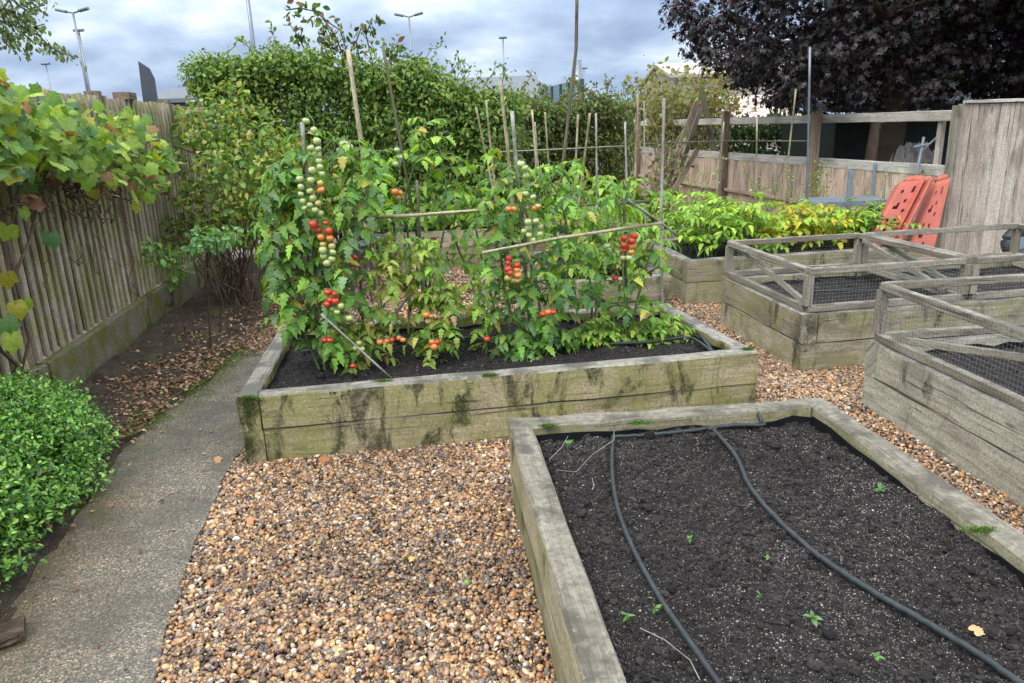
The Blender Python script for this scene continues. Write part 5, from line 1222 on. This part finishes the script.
cane([(664, 98, 5.1), (661, 225, 5.1), (662, 292, 5.1)], .010, 'cane_grey', 'tall blue grey cane at the back right corner of the tomato bed')
cane([(724, 122, 8.3), (717, 190, 8.3)], .007, 'cane', 'thin leaning cane in front of the middle fence post')
cane([(757, 117, 8.6), (756, 205, 8.6)], .009, 'cane', 'pale cane between the fence posts')
cane([(796, 89, 8.2), (789, 151, 8.2), (784, 205, 8.2)], .009, 'cane', 'slanting cane left of the white pole')
cane([(810, 47, 7.9), (807, 205, 7.9)], .012, 'metal', 'tall white pole standing in front of the fence post', group='tall metal poles')
cane([(534, 208, 4.55), (536, 160, 4.5), (532, 110, 4.5)][::-1], .006, 'cane', 'slender cane behind the bushiest tomato plant')
cane([(597, 205, 4.75), (596, 320, 4.75)], .008, 'cane', 'short cane beside the low bushy plants')
cane([(624, 198, 4.35), (627, 345, 4.33)], .009, 'cane_dark', 'dark cane carrying the red fruited plant at the right')
cane([(338, 218, 4.1), (356, 218, 4.1), (420, 215, 4.1), (487, 210, 4.1)], .010, 'cane', 'horizontal cane tied across the left tomato plants', False)
cane([(482, 253, 3.92), (560, 238, 3.95), (661, 223, 4.1)], .009, 'cane', 'horizontal cane tied across the right tomato plants', False)
cane([(560, 207, 5.2), (650, 201, 5.2)], .009, 'cane_dark', 'dark horizontal cane behind the red fruited plant', False)
cane([(627, 200, 4.36), (661, 223, 5.0), (678, 236, 5.3)], .008, 'cane_grey', 'pale diagonal cane joining the two right crossbars', False)
cane([(321, 314, 3.75), (391, 378, 3.8)], .006, 'cane_grey', 'thin pale rod slanting down to the front board', False)
cane([(421, 279, 4.4), (372, 345, 4.25)], .009, 'cane_grey', 'grey rod slanting left through the yellowing plants')
cane([(642, 144, 8.6), (720, 141, 8.6), (810, 141, 8.4)], .008, 'cane_dark', 'long horizontal cane in front of the rail fence', False)
cane([(500, 152, 8.2), (625, 146, 8.7)], .007, 'cane_grey', 'far horizontal cane joining the bean canes', False)

# ------------------------------------------------------------------ round planters behind the tomatoes
def planter(px, py, Y, r, label):
    c_ = on(px, py, Y); root = empty('round_planter', (c_[0], c_[1], 0), label, 'planter', 'round planters behind the tomatoes'); z = c_[2]; prof = [(.001, z-.16), (r*.7, z-.16), (r*.95, z-.07), (r, z-.03), (r*1.06, z-.03), (r*1.06, z), (r*.97, z), (r*.95, z-.06)]
    V = []; Fc = []; K = 24
    for rr, zz_ in prof:
        for k in range(K): th = 2*math.pi*k/K; V.append((c_[0]+rr*math.cos(th), c_[1]+rr*math.sin(th), zz_))
    for j in range(len(prof)-1):
        for k in range(K): l = (k+1) % K; Fc.append((j*K+k, j*K+l, (j+1)*K+l, (j+1)*K+k))
    MB().poly(V, Fc).build('pot', M['dark_panel'], root, True)
    for q_ in range(3): MB().tube([(c_[0]+r*.9*math.cos(q_*2.1), c_[1]+r*.9*math.sin(q_*2.1), 0), (c_[0]+r*.6*math.cos(q_*2.1), c_[1]+r*.6*math.sin(q_*2.1), z-.14)], .012, 6).build('leg', M['dark_panel'], root)
    MB().poly([(c_[0]+r*.96*math.cos(2*math.pi*k/K), c_[1]+r*.96*math.sin(2*math.pi*k/K), z-.03) for k in range(K)], [tuple(range(K))]).build('filling', M['rail_wood'], root)
planter(352, 243, 6.9, .16, 'round grey planter with a pale wooden lid seen under the left crossbar')
planter(375, 236, 7.6, .14, 'smaller round planter half hidden behind the lidded one')
# ------------------------------------------------------------------ far things: floodlights, mesh fence, roofs
def lamp(px_top, px_bot, Y, r, heads, label, tilt=0):
    a = on(*px_bot, Y); t = on(*px_top, Y); root = empty('floodlight_mast', (t[0], t[1], 0), label, 'floodlight', 'floodlight masts beyond the garden')
    MB().tube([(t[0], t[1], 0), (t[0], t[1], t[2]*.5), (t[0], t[1], t[2])], [r*.85, r*.75, r*.6], 8).build('mast', M['metal'], root, True)
    for sx in heads:
        MB().tube([t, t+np.array([sx*.6, 0, .15])], r*.5, 6).build('arm', M['metal'], root)
        c_ = t+np.array([sx*1.05, 0, .25]); MB().plank(c_-[.45, 0, .08*sx], c_+[.45, 0, .12*sx], .5, .24, ch=.1, seg=1, wob=0).build('lamp_head', M['metal'], root)
    return root
lamp((73, 13), (85, 90), 75, .16, (-1, 1), 'tallest twin headed floodlight above the left fence')
lamp((79, 33), (88, 90), 80, .14, (0,), 'single headed floodlight just right of the tallest one')
lamp((46, 66), (49, 88), 95, .12, (0,), 'smallest distant floodlight above the vine')
lamp((409, 17), (409, 60), 85, .14, (-1, 1), 'twin headed floodlight above the middle of the hedge')
lamp((503, 40), (503, 80), 90, .12, (0,), 'single headed floodlight right of the hedge top')
lamp((584, 70), (584, 95), 110, .10, (0,), 'tiny far floodlight right of the bowed cane')
a = on(243, -40, 60); root = empty('tall_mast', (a[0], a[1], 0), 'tall grey mast rising out of the photo above the hedge', 'mast'); MB().tube([(a[0], a[1], 0), (a[0], a[1], a[2])], [.2, .13], 8).build('shaft', M['metal'], root, True)
a = on(578, 60, 48); root = empty('lattice_pylon', (a[0], a[1], 0), 'pale slim concrete pylon behind the bowed cane', 'pylon'); MB().tube([(a[0], a[1], 0), (a[0], a[1], a[2])], [.5, .22], 8).build('shaft', M['metal'], root, True)
# dark slanted panel behind the left fence
Yp = 10.8; V = [on(137, 105, Yp), on(156, 105, Yp), on(154, 78, Yp), on(149, 68, Yp), on(138, 61, Yp)]; V[0][2] = V[1][2] = 0.; V[0][0], V[1][0] = on(137, 105, Yp)[0], on(157, 105, Yp)[0]
bk = [v+np.array([-.02, .07, 0]) for v in V]
dp = MB().poly(V+bk, [(0, 1, 2, 3, 4), (9, 8, 7, 6, 5)]+[(i, i+5, (i+1) % 5+5, (i+1) % 5) for i in range(5)]).build('slate_panel', M['dark_panel']); tag(dp, 'dark slate coloured panel with a cut corner standing behind the left fence', 'panel')
# green mesh sports fence
sf = empty('mesh_fence', (*on(550, 100, 42)[:2], 0), 'dark green mesh sports fence rising to the right above the hedge', 'fence'); M['green_paint'] = plain('green_paint', (.02, .075, .07), .5)
fa, fb = on(524, 98, 62), on(582, 76, 30); ha, hb = pxz(524, 93, 62), pxz(581, 79, 30)
mb = MB()
for k in range(7):
    t = [0, .3, .5, .66, .78, .88, 1][k]; p = fa+(fb-fa)*t; hgt = ha+(hb-ha)*t; MB().plank((p[0], p[1], 0), (p[0], p[1], hgt), .14, .14, upv=(0, 1, 0), seg=1).build('post', M['green_paint'], sf)
for k in range(30):
    zf = k/29; mb.tube([(fa[0], fa[1], ha*(.2+.8*zf)), (fb[0], fb[1], hb*(.2+.8*zf))], .012, 3, False)
for k in range(160):
    t = (k/159); p = fa+(fb-fa)*t; mb.tube([(p[0], p[1], 0), (p[0], p[1], ha+(hb-ha)*t)], .008, 3, False)
mb.build('mesh', M['green_paint'], sf)
# grey roof behind the hedge
M['roofgrey'] = plain('grey_roof', (.13, .145, .16), .7); M['pinkwall'] = plain('pale_render', (.42, .36, .34), .8, 0, .08, 2); M['redroof'] = plain('red_tiles', (.50, .38, .33), .8, 0, .25, 4); M['glass'] = plain('window_glass', (.10, .12, .14), .1, 0, .1, 3)
def house(label, xc, Y, w, d, he, hr, wall, roof, wins=2):
    root = empty('house', (xc, Y, 0), label, 'house'); x0, x1 = xc-w/2, xc+w/2
    MB().poly([(x0, Y, 0), (x1, Y, 0), (x1, Y+d, 0), (x0, Y+d, 0), (x0, Y, he), (x1, Y, he), (x1, Y+d, he), (x0, Y+d, he), (x0, Y+d/2, hr), (x1, Y+d/2, hr)], [(0, 1, 5, 4), (2, 3, 7, 6), (0, 4, 8, 7, 3), (1, 2, 6, 9, 5)]).build('wall', wall, root)
    o_ = .4
    MB().poly([(x0-o_, Y-o_, he-.15), (x1+o_, Y-o_, he-.15), (x1+o_, Y+d/2, hr+.1), (x0-o_, Y+d/2, hr+.1), (x1+o_, Y+d+o_, he-.15), (x0-o_, Y+d+o_, he-.15), (x0-o_, Y-o_, he), (x1+o_, Y-o_, he), (x1+o_, Y+d/2, hr+.3), (x0-o_, Y+d/2, hr+.3), (x1+o_, Y+d+o_, he), (x0-o_, Y+d+o_, he)], [(6, 7, 8, 9), (9, 8, 10, 11), (0, 1, 7, 6), (0, 3, 2, 1), (3, 5, 4, 2), (5, 11, 10, 4), (0, 6, 9, 3), (3, 9, 11, 5), (1, 2, 8, 7), (2, 4, 10, 8)]).build('roof', roof, root)
    for k in range(wins):
        x = x0+w*(k+.5)/wins; f_ = MB().box((x, Y-.03, he-1.4), (1.3, .08, 1.2)).build('window', M['rail_wood'], root); MB().box((x, Y-.08, he-1.4), (1.1, .03, 1.0)).build('pane', M['glass'], f_)
    return root
p = on(470, 90, 34); house('low grey roofed building just above the tall hedge', p[0]-.8, 34, 7, 7, pxz(500, 99, 34), pxz(500, 83, 37.5), M['roofgrey'], M['roofgrey'])
p = on(735, 100, 40); house('pale pink rendered house glimpsed between the hedge and the maple', on(728, 100, 40)[0], 40, 5.4, 8, pxz(700, 74, 40), pxz(700, 68, 44), M['pinkwall'], M['pinkwall'], 0)
p = on(765, 110, 26); house('red tiled low building behind the rail fence', p[0]-.2, 26, 2.2, 5, pxz(750, 122, 26), pxz(750, 104, 28.5), M['pinkwall'], M['redroof'], 1)
p = on(172, 95, 30); house('flat grey building corner behind the left fence', p[0]+.3, 30, .9, 2, pxz(172, 99, 30), pxz(172, 96, 31), M['roofgrey'], M['roofgrey'], 1)
